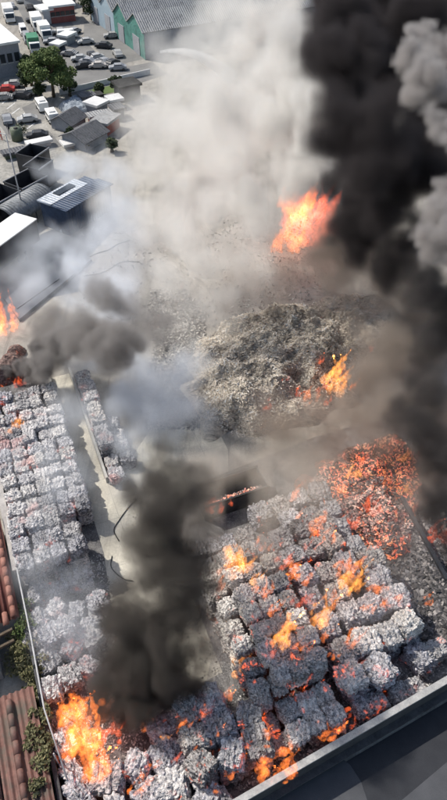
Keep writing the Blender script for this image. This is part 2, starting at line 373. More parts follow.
# ------------------------------------------------------------------ bales
def bale_mesh(seed, n=20, lx=.5, ly=.56, lz=.48):
    vs = []; fs = []; idx = {}
    off = Vector((seed*13.1, seed*7.7, seed*3.3))
    for ax in range(3):
        for sg in (-1, 1):
            for i in range(n+1):
                for j in range(n+1):
                    c = [0, 0, 0]; c[ax] = sg; c[(ax+1) % 3] = -1+2*i/n; c[(ax+2) % 3] = -1+2*j/n
                    key = tuple(round(q*n) for q in c)
                    if key not in idx:
                        v = Vector(c); e = v.normalized()
                        m = max(abs(q) for q in v)
                        sph = e*1.18
                        v = v.lerp(sph, .40 + .30*max(0, (v.length-1.25)))
                        p = Vector((v.x*lx, v.y*ly, v.z*lz))
                        a = noise.noise(p*2.4+off); b = noise.noise(p*6.5+off*2); d = noise.noise(p*15+off*3)
                        rr = .13*a + .10*(abs(b)*1.6-.35) + .04*d
                        # straps pinch the bale
                        for sx in (-.5, 0, .5):
                            q = abs(p.x/lx-sx)
                            if q < .14: rr -= .055*(1-q/.14)
                        p += e*rr
                        idx[key] = len(vs); vs.append(p*.965)
            for i in range(n):
                for j in range(n):
                    q = []
                    for di, dj in ((0,0),(1,0),(1,1),(0,1)):
                        c = [0, 0, 0]; c[ax] = sg*n; c[(ax+1) % 3] = -n+2*(i+di); c[(ax+2) % 3] = -n+2*(j+dj)
                        q.append(idx[tuple(c)])
                    fs.append(q if sg > 0 else q[::-1])
    return mesh('bale_mesh', vs, fs, False)
BM = {}
for mat in ('bale_pale', 'bale_blue', 'bale_white', 'bale_warm'):
    BM[mat] = []
    for i in range(4):
        me = bale_mesh(i+10*len(BM)); me.materials.append(M[mat]); BM[mat].append(me)
    me = bale_mesh(5+10*len(BM), 26, .95, .56, .5); me.materials.append(M[mat]); BM[mat].append(me)
wires = []
for lx in (.5, .95):
    pts = []
    for k in range(33):
        a = 2*pi*k/32; c, s_ = cos(a), sin(a); q = (abs(c)**6+abs(s_)**6)**(-1/6)
        pts.append((0, c*q*.50, s_*q*.43))
    mb = MB().tube(pts, .012, 4); w_ = mesh('wire_mesh', mb.v, mb.f, True); w_.materials.append(M['rail']); wires.append(w_)
NB_ = [0]
def inside_wall(p, m=.75): return (Vector((p[0], p[1], 0))-A0).dot(wn) < -m
def bale(loc, mat, label, group, rz=0.0, tilt=0.0, sc=1.0, long=False, wire=False):
    if not inside_wall(loc, .85 if sc > 1.1 else .68): return None
    ms = BM[mat]; me = ms[4] if long else random.choice(ms[:4])
    b = bpy.data.objects.new('paper_bale', me); COL.objects.link(b)
    b.location = loc; b.rotation_euler = (random.uniform(-1, 1)*tilt, random.uniform(-1, 1)*tilt, rz)
    b.scale = (sc*random.uniform(.90, 1.12), sc*random.uniform(.90, 1.10), sc*random.uniform(.86, 1.08))
    tag(b, label, 'paper bale', group); NB_[0] += 1
    if wire:
        for sx in ((-.62, 0, .62) if long else (-.26, .26)):
            w = bpy.data.objects.new('binding_wire', wires[0]); COL.objects.link(w); w.parent = b; w.location = (sx, 0, 0)
    return b
LAYER = .93
tones = {'bale_pale': ['pale ash covered', 'pale crumpled', 'light grey'], 'bale_blue': ['blue grey shaded', 'dark grey smoky', 'blue grey'],
         'bale_white': ['whitish burnt', 'white ash covered', 'pale burnt'], 'bale_warm': ['scorched brownish', 'charred brown grey', 'scorched']}
def stack_grid(ss, ts, height, matf, where, group, jit=.06, rzj=.07, drop=0.0, wire=False, bs=.97):
    """columns s, rows t; height(i,j) gives the number of layers; only layers that can be seen are built"""
    H = {}
    for j in range(len(ts)):
        for i in range(len(ss)): H[i, j] = 0 if random.random() < drop else height(i, j)
    for (i, j), h in H.items():
        for L in range(1, h+1):
            front = H.get((i, j+1), 0); side = H.get((i-1, j), 0) if i < len(ss)/2 else H.get((i+1, j), 0)
            if L < h and front >= L and side >= L: continue
            if L < h-2 and random.random() < .2: continue
            s_ = ss[i]+random.uniform(-jit, jit); t_ = ts[j]+random.uniform(-jit, jit)
            mat = matf(i, j, L, h)
            lay = 'on top' if L == h else ('below top' if L == h-1 else ('third from top' if L == h-2 else 'at the bottom'))
            lab = f'{tones[mat][(i+2*j+L) % 3]} bale {lay}, {ORD[i+1]} across, {ORD[j+1]} down, {where}'
            bale(yd(s_, t_, (.48+(L-1)*LAYER)*bs+random.uniform(-.12, .12)), mat, lab, group, TH-0+random.uniform(-rzj, rzj)+pi*random.choice((0, 0, 1)), .15, bs, False, wire and L >= h-1)
# left field
ss = [-2.5+.97*i for i in range(5)]
ts = [-38.9+1.12*j for j in range(11)]
stack_grid(ss, ts, lambda i, j: 2, lambda i, j, L, h: 'bale_blue' if L < h or (i > 2 and j > 8) or random.random() < .10 else 'bale_pale',
           'left bale field', 'paper bales in the left field', .10, .2, .02)
ts2 = [-26.5+1.1*j for j in range(4)]
stack_grid(ss[:4], ts2, lambda i, j: (3, 3, 3, 1)[j] if i < 3 or j > 0 else 0, lambda i, j, L, h: 'bale_blue' if random.random() < .8 else 'bale_pale',
           'stack near handrail', 'bales in the tall dark stack', .07, .1)
# narrow row right of the lane
ts3 = [-39.2+1.13*j for j in range(9)]
stack_grid([4.05], ts3, lambda i, j: 2 if j < 7 else 1, lambda i, j, L, h: 'bale_pale' if L == h else 'bale_blue', 'narrow row by lane', 'bales in the narrow row beside the lane', .08, .15)
stack_grid([5.05], ts3[4:8], lambda i, j: 1, lambda i, j, L, h: 'bale_pale' if j % 2 else 'bale_blue', 'outer file by lane', 'bales in the narrow row beside the lane', .12, .3)
# loose bales below the left field
loose = [(62, 566, 1.1, 0, 'standing in front of the tall dark stack'), (82, 574, .6, .2, 'at the right foot of the tall dark stack'),
 (40, 585, .6, .3, 'against the wall under the tall dark stack'), (57, 610, .55, .6, 'tipped over in the middle of the left yard edge'),
 (78, 612, .5, -.3, 'sunk in ash between two loose bales'), (99, 603, 1.0, .15, 'upper one of the pair at the edge of the pale yard'),
 (101, 618, .5, .1, 'lower one of the pair at the edge of the pale yard'),
 (50, 636, .9, .2, 'broken open above the small ember near the wall'), (73, 648, .6, -.7, 'lying aslant above the big flame'), (92, 640, .45, .5, 'small, half buried in ash'),
 (48, 662, .45, .4, 'beside the low dark wall and under the broken bale'), (70, 678, .5, .2, 'whitish with ash just above the big flame'), (88, 668, .4, .9, 'crumbling at the foot of the dark smoke'),
 (38, 622, .5, .5, 'pressed against the handrail wall below the tall dark stack'), (34, 640, .5, -.4, 'in the narrow gap beside the broken open bale'), (66, 628, 1.2, .8, 'resting high on two other loose bales'), (88, 630, .45, -.5, 'between the loose pair and the resting bale'), (64, 745, .5, .3, 'with a whitish top left of the big flame'), (72, 772, .5, .6, 'whitish at the bottom edge under the big flame'),
 (52, 690, .45, -.2, 'between the low dark wall and the big flame')]
for i, (px, py, z, rz, w_) in enumerate(loose):
    bale(at(px, py, z), ('bale_pale', 'bale_blue', 'bale_blue')[i % 3] if i < 16 else 'bale_pale', f'loose grey paper bale {w_}', 'loose paper bales on the left of the yard', TH+rz, .22, random.uniform(.95, 1.15), False, True)
# bottom row: jumbled bales from the big flame to the first block
grp = 'tumbled paper bales along the bottom'
ts4 = [-13.7, -12.3, -10.95, -9.75]
c_ = 0
for j, t_ in enumerate(ts4):
    for i in range(7):
        s_ = -2.3+i*1.4+random.uniform(-.2, .2)
        if s_ > 6.1: continue
        if j == 0 and s_ < .8: continue
        L = 2 if (s_ > 2.5 and j < 3) else 1
        for q in range(L):
            if q < L-1 and j < 2: continue
            mat = random.choice(['bale_blue', 'bale_blue', 'bale_pale', 'bale_warm']) if s_ > 1 else random.choice(['bale_blue', 'bale_pale'])
            bale(yd(s_, t_+random.uniform(-.12, .12), .6+q*1.0), mat, f'{tones[mat][(i+j) % 3]} tumbled bale {"on another" if q else "on ground"}, {ORD[i+1]} across, {ORD[j+1]} row of bottom heap', grp,
                 TH+random.uniform(-.6, .6), .25, random.uniform(1.2, 1.42), False, True)
# the first block (tall), beside the pale yard
def h1(i, j):
    if j > 10: return 2 if i else 1
    if j < 2: return 0
    if j < 4: return 2
    if i == 0: return 3
    return 4
ts5 = [-24.3+1.12*j for j in range(13)]
stack_grid([6.9+.98*i for i in range(4)], ts5, h1,
           lambda i, j, L, h: 'bale_white' if (j > 3 and L >= h-1) else ('bale_warm' if L < h-1 or random.random() < .3 else 'bale_blue'),
           'tall block', 'bales in the tall burning block', .11, .20, .03, True, .98)
# the second block, right of the dark gap
def h2(i, j):
    if j < 2: return 1
    if i == 3: return 2 if 3 < j < 8 else 1
    return 2
stack_grid([11.6+1.36*i for i in range(4)], [-23.8+1.46*j for j in range(9)], h2,
           lambda i, j, L, h: 'bale_blue' if random.random() < .55 else ('bale_white' if L == h and j > 5 else 'bale_warm'),
           'wide block', 'bales in the wide burning block', .17, .26, .07, True, 1.28)
for k, (s_, t_, z, w_) in enumerate([(14.2, -10.95, .5, 'at the corner of the wide block nearest the coping'), (12.1, -11.0, .5, 'between the wide block and the pale coping'), (16.4, -12.3, .5, 'outermost at the right corner of the wide block')]):
    bale(yd(s_, t_, z), ('bale_blue', 'bale_blue', 'bale_white')[k], f'long grey paper bale lying crosswise {w_}', 'long bales beside the wall', TH, .04, 1.0, True, True)
print('bales', NB_[0])

# ------------------------------------------------------------------ loose litter and ash between things (uncountable)
def scatter(name, region, n, smin, smax, m, zf=None, strip=1.0, label=None, seed=1, cat='litter'):
    rnd = random.Random(seed); mb = MB()
    for _ in range(n):
        p = region(rnd)
        if not inside_wall(p, .3): continue
        a = rnd.uniform(0, 2*pi) if strip < 9 else 6*noise.noise(Vector((p.x*.16, p.y*.16, 3)))+rnd.gauss(.6, .35); s = rnd.uniform(smin, smax); l = s*(1+rnd.random()*strip)
        z = (zf(p.x, p.y) if zf else p.z)+.03
        nx = Vector((rnd.uniform(-.7, .7), rnd.uniform(-.7, .7), 1)).normalized()
        x = nx.cross(Vector((sin(a), cos(a), 0))).normalized(); y = nx.cross(x)
        c = Vector((p.x, p.y, z+s*.3))
        th = nx*s*.12
        q = [c-x*l-y*s+th*0, c+x*l-y*s*.6, c+x*l*.8+y*s, c-x*l*.7+y*s*.8, c+th*3]
        mb.add(q, [(0, 1, 4), (1, 2, 4), (2, 3, 4), (3, 0, 4), (3, 2, 1, 0)])
    o = mb.build(name, m); o['kind'] = 'stuff'
    if label: o['label'] = label; o['category'] = cat
    return o
def flake_mat(name, cols, glow=0.0):
    k = NB(name); g = k.n('ShaderNodeNewGeometry'); rp = g.outputs['Random Per Island']
    cc = k.ramp(rp, cols); cc = k.mix(k.ramp(k.noise(k.pos(), .7, 5, .7, .8), [(.50, 0), (.60, .75)]), cc, (.06, .052, .048)); k.base(cc, .9)
    if glow:
        e = k.math('MULTIPLY', k.ramp(rp, [(0, 0), (.62, 0), (.63, 1), (1, 1)]), k.ramp(k.noise(k.pos(), .45, 4, .7), [(.42, .12), (.56, 1)]))
        k.l(k.ramp(rp, [(.6, (.85, .07, .03)), (.8, (1, .18, .05)), (1, (1, .36, .09))]), k.b.inputs['Emission Color'])
        k.l(k.math('MULTIPLY', e, glow), k.b.inputs['Emission Strength'])
    return k.m
M['flake'] = flake_mat('paper scraps', [(0, (.10, .10, .10)), (.4, (.35, .34, .33)), (1, (.72, .69, .65))])
M['flake_waste'] = flake_mat('shredded strips', [(0, (.14, .11, .085)), (.15, (.42, .36, .29)), (.6, (.72, .63, .52)), (.88, (.82, .76, .67)), (.92, (.45, .50, .55)), (1, (.88, .85, .80))])
M['flake_ember'] = flake_mat('burning scraps', [(0, (.07, .055, .05)), (.4, (.24, .19, .175)), (.8, (.46, .37, .34)), (1, (.6, .5, .45))], .9)
M['flake_char'] = flake_mat('charred scraps', [(0, (.03, .03, .03)), (.6, (.13, .12, .12)), (1, (.38, .35, .33))])
M['flake_rubble'] = flake_mat('rubble bits', [(0, (.05, .05, .05)), (.5, (.22, .21, .2)), (1, (.6, .57, .52))])
def in_yard(s0, s1, t0, t1, z=0.0): return lambda r: yd(r.uniform(s0, s1), r.uniform(t0, t1), z)
scatter('paper_litter', in_yard(-3, 1.7, -25, -10), 5000, .012, .05, M['flake'], None, 1.5, 'ash and torn paper lying between the loose bales', 3)
scatter('paper_litter', in_yard(4.5, 17.5, -14, -9.9), 5000, .012, .05, M['flake'], None, 1.5, 'pale torn paper strewn between the bales and the coping wall', 4)
scatter('paper_litter', in_yard(4.0, 6.6, -30, -12), 900, .01, .035, M['flake_rubble'], None, 1.5, 'specks of debris on the pale yard beside the tall block', 5)

# ------------------------------------------------------------------ waste mound and ember pile
def mound(name, corners, h, m, seed, n=90, amp=.5, edge=.28, ridge=1.0, freq=.35):
    cs = [Vector((c.x, c.y)) for c in corners]; cen = sum(cs, Vector((0, 0)))/len(cs)
    x0, x1 = min(c.x for c in cs), max(c.x for c in cs); y0, y1 = min(c.y for c in cs), max(c.y for c in cs)
    def inside(p):
        d = 1e9; ins = False
        for i in range(len(cs)):
            a, b = cs[i], cs[(i+1) % len(cs)]
            ab = b-a; t = max(0, min(1, (p-a).dot(ab)/ab.length_squared)); d = min(d, (p-a-ab*t).length)
            if (a.y > p.y) != (b.y > p.y) and p.x < (b.x-a.x)*(p.y-a.y)/(b.y-a.y)+a.x: ins = not ins
        return d if ins else -d
    R0 = max(x1-x0, y1-y0)
    def hz(x, y):
        p = Vector((x, y)); w_ = noise.noise(Vector((x*.5, y*.5, seed)))*1.4
        d = (inside(p)+w_)/(R0*edge)
        if d <= 0: return -.05
        f = 1-(1-min(d, 1))**2
        q = Vector((x*freq, y*freq, seed*3.3))
        rr = noise.fractal(q, 1.0, 2.0, 5)
        rg = 1-abs(noise.noise(q*1.7)*2)
        return h*f*(1+.35*rr)+amp*f*rg*ridge+.16*f*noise.noise(Vector((x*2.6, y*2.6, seed)))+.08*f*noise.noise(Vector((x*7, y*7, seed)))
    vs = []; fs = []; nx = n; ny = int(n*(y1-y0+3)/(x1-x0+3))
    for j in range(ny+1):
        for i in range(nx+1):
            x = x0-1.5+(x1-x0+3)*i/nx; y = y0-1.5+(y1-y0+3)*j/ny
            vs.append((x, y, hz(x, y)))
    for j in range(ny):
        for i in range(nx):
            q = (j*(nx+1)+i, j*(nx+1)+i+1, (j+1)*(nx+1)+i+1, (j+1)*(nx+1)+i)
            if max(vs[k][2] for k in q) > -.04: fs.append(q)
    o = link(name, mesh(name, vs, fs), m)
    return o, hz, (x0, x1, y0, y1), inside
def reg(box, inside, lo=-.5):
    def f(r):
        while True:
            p = Vector((r.uniform(box[0], box[1]), r.uniform(box[2], box[3]), 0))
            if inside(p.to_2d()) > lo: return p
    return f
mo, mz, mbx, mins = mound('waste_mound', [at(205, 430), at(184, 392), at(192, 345), at(235, 322), at(300, 305), at(370, 296), at(402, 318), at(392, 365), at(345, 405), at(300, 425), at(245, 440)], 2.2, M['waste'], 2, 170, .6)
tag(mo, 'big heap of pale shredded waste, smouldering in the middle of the yard', 'waste heap')
scatter('shredded_waste', reg(mbx, mins, .2), 34000, .012, .040, M['flake_waste'], mz, 6, 'pale shredded strips covering the big waste heap', 11)
# fibrous ropes of waste slung over the mound
eo, ez, ebx, eins = mound('ember_pile', [at(300, 500), at(320, 465), at(356, 446), at(395, 438), at(420, 455), at(424, 492), at(412, 535), at(396, 572), at(372, 556), at(350, 545), at(322, 520)], .75, M['ember'], 5, 110, .6)
tag(eo, 'heap of glowing red embers and scorched scraps behind the wide block of bales', 'ember heap')
scatter('burning_scraps', reg(ebx, eins, .2), 13000, .015, .085, M['flake_ember'], ez, 1.6, 'burning and scorched scraps covering the red ember heap', 12)
scatter('rubble_pieces', lambda r: at(r.uniform(385, 460), r.uniform(470, 640)), 6000, .02, .13, M['flake_char'], None, 1.5, 'charred grey scraps on the ground right of the ember heap', 31)
# ground rubble to the left of the mound and a low bank
ro, rz_, rbx, rins = mound('rubble_bank', [at(150, 395), at(168, 345), at(150, 300), at(172, 290), at(205, 330), at(196, 380), at(188, 425), at(160, 430)], .6, M['gravel'], 9, 70, .4)
tag(ro, 'low bank of grey rubble left of the pale waste heap', 'rubble bank')
scatter('rubble_pieces', reg(rbx, rins, -1), 5000, .02, .10, M['flake_rubble'], lambda x, y: max(0, rz_(x, y)), 1, 'grey broken pieces over the low rubble bank', 13)
scatter('rubble_pieces', lambda r: at(r.uniform(80, 330), r.uniform(215, 330)), 3000, .015, .07, M['flake_rubble'], None, 2, 'scattered grey debris on the open ground behind the waste heap', 14)
so_, sz_, sbx, sins = mound('ember_pile', [at(-8, 362), at(12, 352), at(32, 362), at(34, 378), at(10, 388), at(-10, 388)], .8, M['ember'], 15, 40, .3)
tag(so_, 'small pinkish ember heap at the upper left corner of the left bale field', 'ember heap')

# open steel bin at the head of the tall block
def open_bin(loc, rz, L, Wd, H, m, label, inside=None, cat='skip', name='open_skip', group=None):
    r = empty(name, loc, rz); t = .07
    for (x0, x1, y0, y1) in ((0, L, -t, 0), (0, L, Wd, Wd+t), (-t, 0, -t, Wd+t), (L, L+t, -t, Wd+t)):
        MB().box(x0, x1, y0, y1, 0, H).build('side_panel', m, r)
    MB().box(0, L, 0, Wd, .02, .12).build('floor_panel', m, r)
    f = MB()
    for (x0, x1, y0, y1) in ((-.12, L+.12, -.14, -t-.003), (-.12, L+.12, Wd+t+.003, Wd+.14)): f.box(x0, x1, y0, y1, H-.12, H+.03)
    f.build('rim_bar', inside or m, r)
    tag(r, label, cat, group); return r
p0 = at(206, 520, 0); p1 = at(266, 500, 0); dv = p1-p0
open_bin(p0, math.atan2(dv.y, dv.x), dv.length, 1.6, 1.5, M['black_metal'], 'black open steel skip with red embers inside, at the head of the tall burning block', M['charred'])
fl = scatter('burning_scraps', lambda r: p0+dv*r.random()+Vector((-dv.y, dv.x, 0)).normalized()*r.uniform(.1, .8)+Vector((0, 0, .5+.2*r.random())), 900, .02, .06, M['flake_ember'], None, 1, 'burning scraps inside the black open skip', 21)
ft = link('skip_fill', None); COL.objects.unlink(ft); bpy.data.objects.remove(ft)
rr = empty('burnt_load', p0, math.atan2(dv.y, dv.x)); MB().box(.05, dv.length-.05, .05, 1.55, .13, .45).build('load_body', M['charred'], rr)
tag(rr, 'charred load lying in the black open skip', 'burnt load')
# fallen steel beam by the ember pile and edge of a charred frame
rr = empty('steel_beam', at(398, 500)); a_, b_ = at(402, 498, 1.2)-rr.location, at(447, 580, 1.0)-rr.location
MB().bar(a_, b_, .16, 4).build('beam_body', M['black_metal'], rr); MB().bar(a_*.9+Vector((.5, 0, -.9)), a_+Vector((0, 0, .1)), .08, 6).build('leg', M['black_metal'], rr)
tag(rr, 'long blackened steel beam leaning along the right side of the ember heap', 'beam')
# hose / cables on the pale yard
def smooth_path(pts, k=6):
    P = [Vector(p) for p in pts]; P = [P[0]*2-P[1]]+P+[P[-1]*2-P[-2]]; out = []
    for i in range(1, len(P)-2):
        for j in range(k):
            t = j/k; a, b, c, d = P[i-1], P[i], P[i+1], P[i+2]
            out.append(.5*((2*b)+(c-a)*t+(2*a-5*b+4*c-d)*t*t+(3*b-a-3*c+d)*t**3))
    return out+[P[-2]]
def cable(pts, r, m, label, name='hose'):
    r *= .6
    o = MB().tube(smooth_path([at(x, y, .05) for x, y in pts]), r, 6).build(name, m, None, True); tag(o, label, 'hose'); return o
cable([(137, 498), (128, 508), (120, 519), (114, 530), (119, 541)], .05, M['rubber'], 'thin dark curl of hose on the pale yard above the other curl')
cable([(112, 556), (111, 566), (116, 573), (124, 579), (133, 581)], .05, M['rubber'], 'thin dark curl of hose on the pale yard nearer the black smoke')
cable([(80, 262), (95, 254), (108, 250), (118, 244), (130, 240)], .06, M['rubber'], 'dark hose snaking over the pale ground right of the blue shed')
cable([(84, 276), (104, 272), (122, 262), (140, 262)], .05, M['rubber'], 'second dark hose nearer the grey smoke, right of the blue shed')

exec_parts = True
# ------------------------------------------------------------------ red roofs on the left
def corrugated(name, L, Wd, m, parent, loc, pitch=.18, amp=.05, slope=0.0, rz=0.0, th=.02):
    n = int(Wd/pitch*6); vs = []; fs = []
    for j in range(2):
        for i in range(n+1):
            x = Wd*i/n; z = amp*sin(2*pi*x/pitch)
            vs.append((x, j*L, z+j*L*slope)); vs.append((x, j*L, z-th+j*L*slope))
    W2 = 2*(n+1)
    for i in range(n):
        a = 2*i; fs += [(a, a+2, W2+a+2, W2+a), (a+1, W2+a+1, W2+a+3, a+3), (a, a+1, a+3, a+2), (W2+a, W2+a+2, W2+a+3, W2+a+1)]
    o = link(name, mesh(name, vs, fs, True), m, parent, loc, rz); return o
def shed(name, s0, s1, t0, t1, h, m, label, caps, slope=.06, cols=2):
    """low shed with corrugated red roof; local x = across (s), y = -t"""
    r = empty(name, yd(s0, t1, 0), TH)
    Wd = s1-s0; L = t1-t0
    MB().box(.15, Wd-.15, .15, L-.15, 0, h-.15).build('wall', M['fence_wall'], r)
    strips = cols; wd = Wd/strips
    for k in range(strips):
        corrugated('roof', L, wd-.04, m, r, (k*wd, 0, h+.05*(k % 2)), .30, .07, slope)
    for (x, y0, y1, mm) in caps:
        mb = MB()
        n = max(1, int((y1-y0)/.62))
        for q in range(n):
            ya = y0+(y1-y0)*q/n; yb = y0+(y1-y0)*(q+1)/n+.06
            vs = []; 
            for yy, rad in ((ya, .17), (yb, .145)):
                for a in range(7):
                    an = pi*a/6; vs.append((x+cos(an)*rad, yy, h+yy*slope+.08+sin(an)*rad*.9+.004*q))
            mb.add(vs, [(a, a+1, 8+a, 7+a) for a in range(6)]+[tuple(range(6, -1, -1)), tuple(range(7, 14))])
        mb.build('ridge_tiles', mm, r, True)
    tag(r, label, 'shed'); return r
shed('red_shed', -12.15, -3.4, -28.6, -21.6, 1.5, M['red_roof'], 'shed with dark red sheet roof and clay ridge tiles beside the tall dark stack',
     [(8.45, .1, 7.0, M['clay'])]+[(x, -.25, .42, M['clay']) for x in (3.6, 4.15, 4.7, 5.25, 5.8, 6.35, 6.9, 7.45, 8.0)], .05, 3)
shed('red_shed', -11.95, -3.38, -17.6, -6.0, 1.15, M['brown_roof'], 'shed with long weathered brown red sheets at the bottom left corner',
     [(5.1, 3.0, 10.8, M['clay']), (6.2, .1, 9.5, M['brown_roof']), (7.3, .1, 11.2, M['brown_roof']), (4.0, .2, 9.0, M['brown_roof'])], .03, 4)
rr = empty('timber_plank', yd(-12.5, -18.4, 2.0)); 
for q, (t_, z) in enumerate(((-19.6, 2.2), (-18.9, 2.3))):
    o = MB().bar(yd(-9, t_, z), yd(-3.8, t_-.9, z+.2), .09, 4).build('timber_plank', M['bark']); tag(o, ('upper' if q == 0 else 'lower')+' of two dark planks lying across the gap between the red roofs', 'plank')
bpy.data.objects.remove(rr)
gy = empty('grey_shed', yd(-12.5, -21.3), TH); MB().box(0, 7.6, -2.0, -.1, 0, 1.7).build('wall', M['wall_grey'], gy)
MB().box(-.1, 7.7, -2.1, 0, 1.705, 1.8).build('roof', M['fence_wall'], gy); tag(gy, 'low flat grey roof between the two red roofs', 'shed')

# ------------------------------------------------------------------ vegetation
def leaf_cloud(mb, c, rad, n, size, rnd, squash=.8):
    for _ in range(n):
        d = Vector((rnd.gauss(0, 1), rnd.gauss(0, 1), rnd.gauss(0, 1))).normalized()
        p = Vector(c)+Vector((d.x*rad, d.y*rad, d.z*rad*squash))*(rnd.random()**.4)
        s = size*rnd.uniform(.6, 1.4); x = Vector((rnd.gauss(0, 1), rnd.gauss(0, 1), rnd.gauss(0, .6))).normalized(); y = x.orthogonal().normalized()
        mb.add([p-x*s, p+y*s*.6, p+x*s, p-y*s*.6], [(0, 1, 2, 3)])
def shrub(loc, h, rad, m, label, seed, cat='shrub', group='scrub beside the red roofs', n=420, name='scrub_bush'):
    rnd = random.Random(seed); r = empty(name, loc)
    st = MB(); fo = MB()
    for _ in range(5):
        a = rnd.uniform(0, 2*pi); tip = Vector((cos(a)*rad*.6, sin(a)*rad*.6, h*.8)); st.bar((0, 0, 0), tip, .03, 5, .01)
    for _ in range(9):
        a = rnd.uniform(0, 2*pi); q = rnd.random()*rad*.75
        leaf_cloud(fo, (cos(a)*q, sin(a)*q, h*rnd.uniform(.3, .85)), rad*.42, n//9, .085, rnd)
    st.build('stem', M['bark'], r); fo.build('foliage', m, r); tag(r, label, cat, group); return r
sp = [(24, 618, 1.4, .8, 'leaf', 'green leafy bush under the end of the handrail and the tall stack'), (27, 634, 1.6, .9, 'leaf', 'green bush just below the upper red roof'), (32, 652, 1.3, .9, 'leaf_dry', 'olive bush beside the two planks'),
      (22, 663, .9, .9, 'leaf_dry', 'low dry bush on the corner of the lower red roof'), (38, 672, 1.2, .8, 'leaf_dry', 'dry scrub between the low wall and the lower red roof'), (40, 698, .9, .7, 'leaf_dry', 'dry scrub beside the big flame'),
      (36, 735, 2.7, .6, 'leaf_dry', 'creeper growing over the lower red roof'), (42, 762, 2.6, .6, 'leaf_dry', 'creeper at the bottom of the lower red roof beside the wall'), (26, 583, .6, .5, 'leaf', 'small green bush below the clay ridge tiles'), (50, 780, 1.2, .7, 'leaf_dark', 'dark scrub against the low wall at the bottom edge')]
sp += [(30, 645, 1.0, .8, 'leaf', 'green creeper tuft halfway down the gap between the red roofs'), (24, 672, .8, .8, 'leaf_dry', 'straw coloured scrub on the top edge of the lower red roof'), (34, 684, 1.0, .8, 'leaf_dry', 'straw coloured scrub hanging over the low dark wall'),
       (42, 715, 2.3, .6, 'leaf_dry', 'thin creeper on the lower red roof level with the big flame'), (30, 750, 2.4, .5, 'leaf_dry', 'patch of creeper in the middle of the lower red roof'), (46, 745, 2.3, .6, 'leaf_dry', 'creeper along the right rim of the lower red roof'), (38, 785, 2.3, .6, 'leaf_dry', 'creeper reaching the bottom edge on the lower red roof'), (16, 650, .8, .7, 'leaf_dry', 'dry scrub beside the grey flat roof')]
for i, (px, py, h, rad, m, lab) in enumerate(sp): shrub(at(px, py, 0 if h < 2 else 1.15), h if h < 2 else .55, rad, M[m], lab, 40+i)
def tree(loc, h, rad, label, seed, m='leaf', n=5200, group=None, name='broadleaf_tree'):
    rnd = random.Random(seed); r = empty(name, loc); tb = MB(); cr = MB()
    tb.tube([(0, 0, 0), (.05, 0, h*.25), (.1, .05, h*.5)], [.24, .18, .14], 8)
    for _ in range(10):
        a = rnd.uniform(0, 2*pi); el = rnd.uniform(.2, 1.3); L = rad*.9
        tb.bar((.05, 0, h*rnd.uniform(.28, .5)), (cos(a)*cos(el)*L, sin(a)*cos(el)*L, h*.5+sin(el)*h*.4), .09, 6, .02)
    for _ in range(34):
        a = rnd.uniform(0, 2*pi); el = rnd.uniform(-.5, 1.45); q = rad*rnd.uniform(.45, .92)
        c = (cos(a)*cos(el)*q, sin(a)*cos(el)*q, h*.52+sin(el)*h*.40*rnd.uniform(.7, 1.05))
        leaf_cloud(cr, c, rad*rnd.uniform(.2, .36), n//34, .14, rnd, .7)
    tb.build('trunk', M['bark'], r, True); cr.build('crown', M[m], r); tag(r, label, 'tree', group); return r
tree(at(54, 97), 6.3, 3.5, 'round green broadleaf tree beside the crossroads at the top left', 5, 'leaf', 16000)
tree(at(32, 86), 3.4, 1.6, 'dark small tree left of the round green tree', 6, 'leaf_dark', 1800)
tree(at(30, 76), 3.0, 1.5, 'dark low tree behind the small one and beside the white office block', 7, 'leaf_dark', 1500)
tree(at(84, 12), 6, 2.6, 'dark tree beside the pale blue gable', 8, 'leaf_dark', 2600)
tree(at(92, 20), 4, 2.2, 'dark bushy tree at the left end of the warehouses', 9, 'leaf_dark', 2000)
for i, (px, py) in enumerate(((84, 148), (78, 138), (22, 134))):
    shrub(at(px, py), 1.3, 1.1, M['leaf_dry' if i < 2 else 'leaf_dark'], ('green scrub at the corner of the slate roofed house', 'green scrub behind the slate roofed house', 'dark upright bush on the pale forecourt')[i], 70+i, 'bush', 'bushes round the houses', 300)

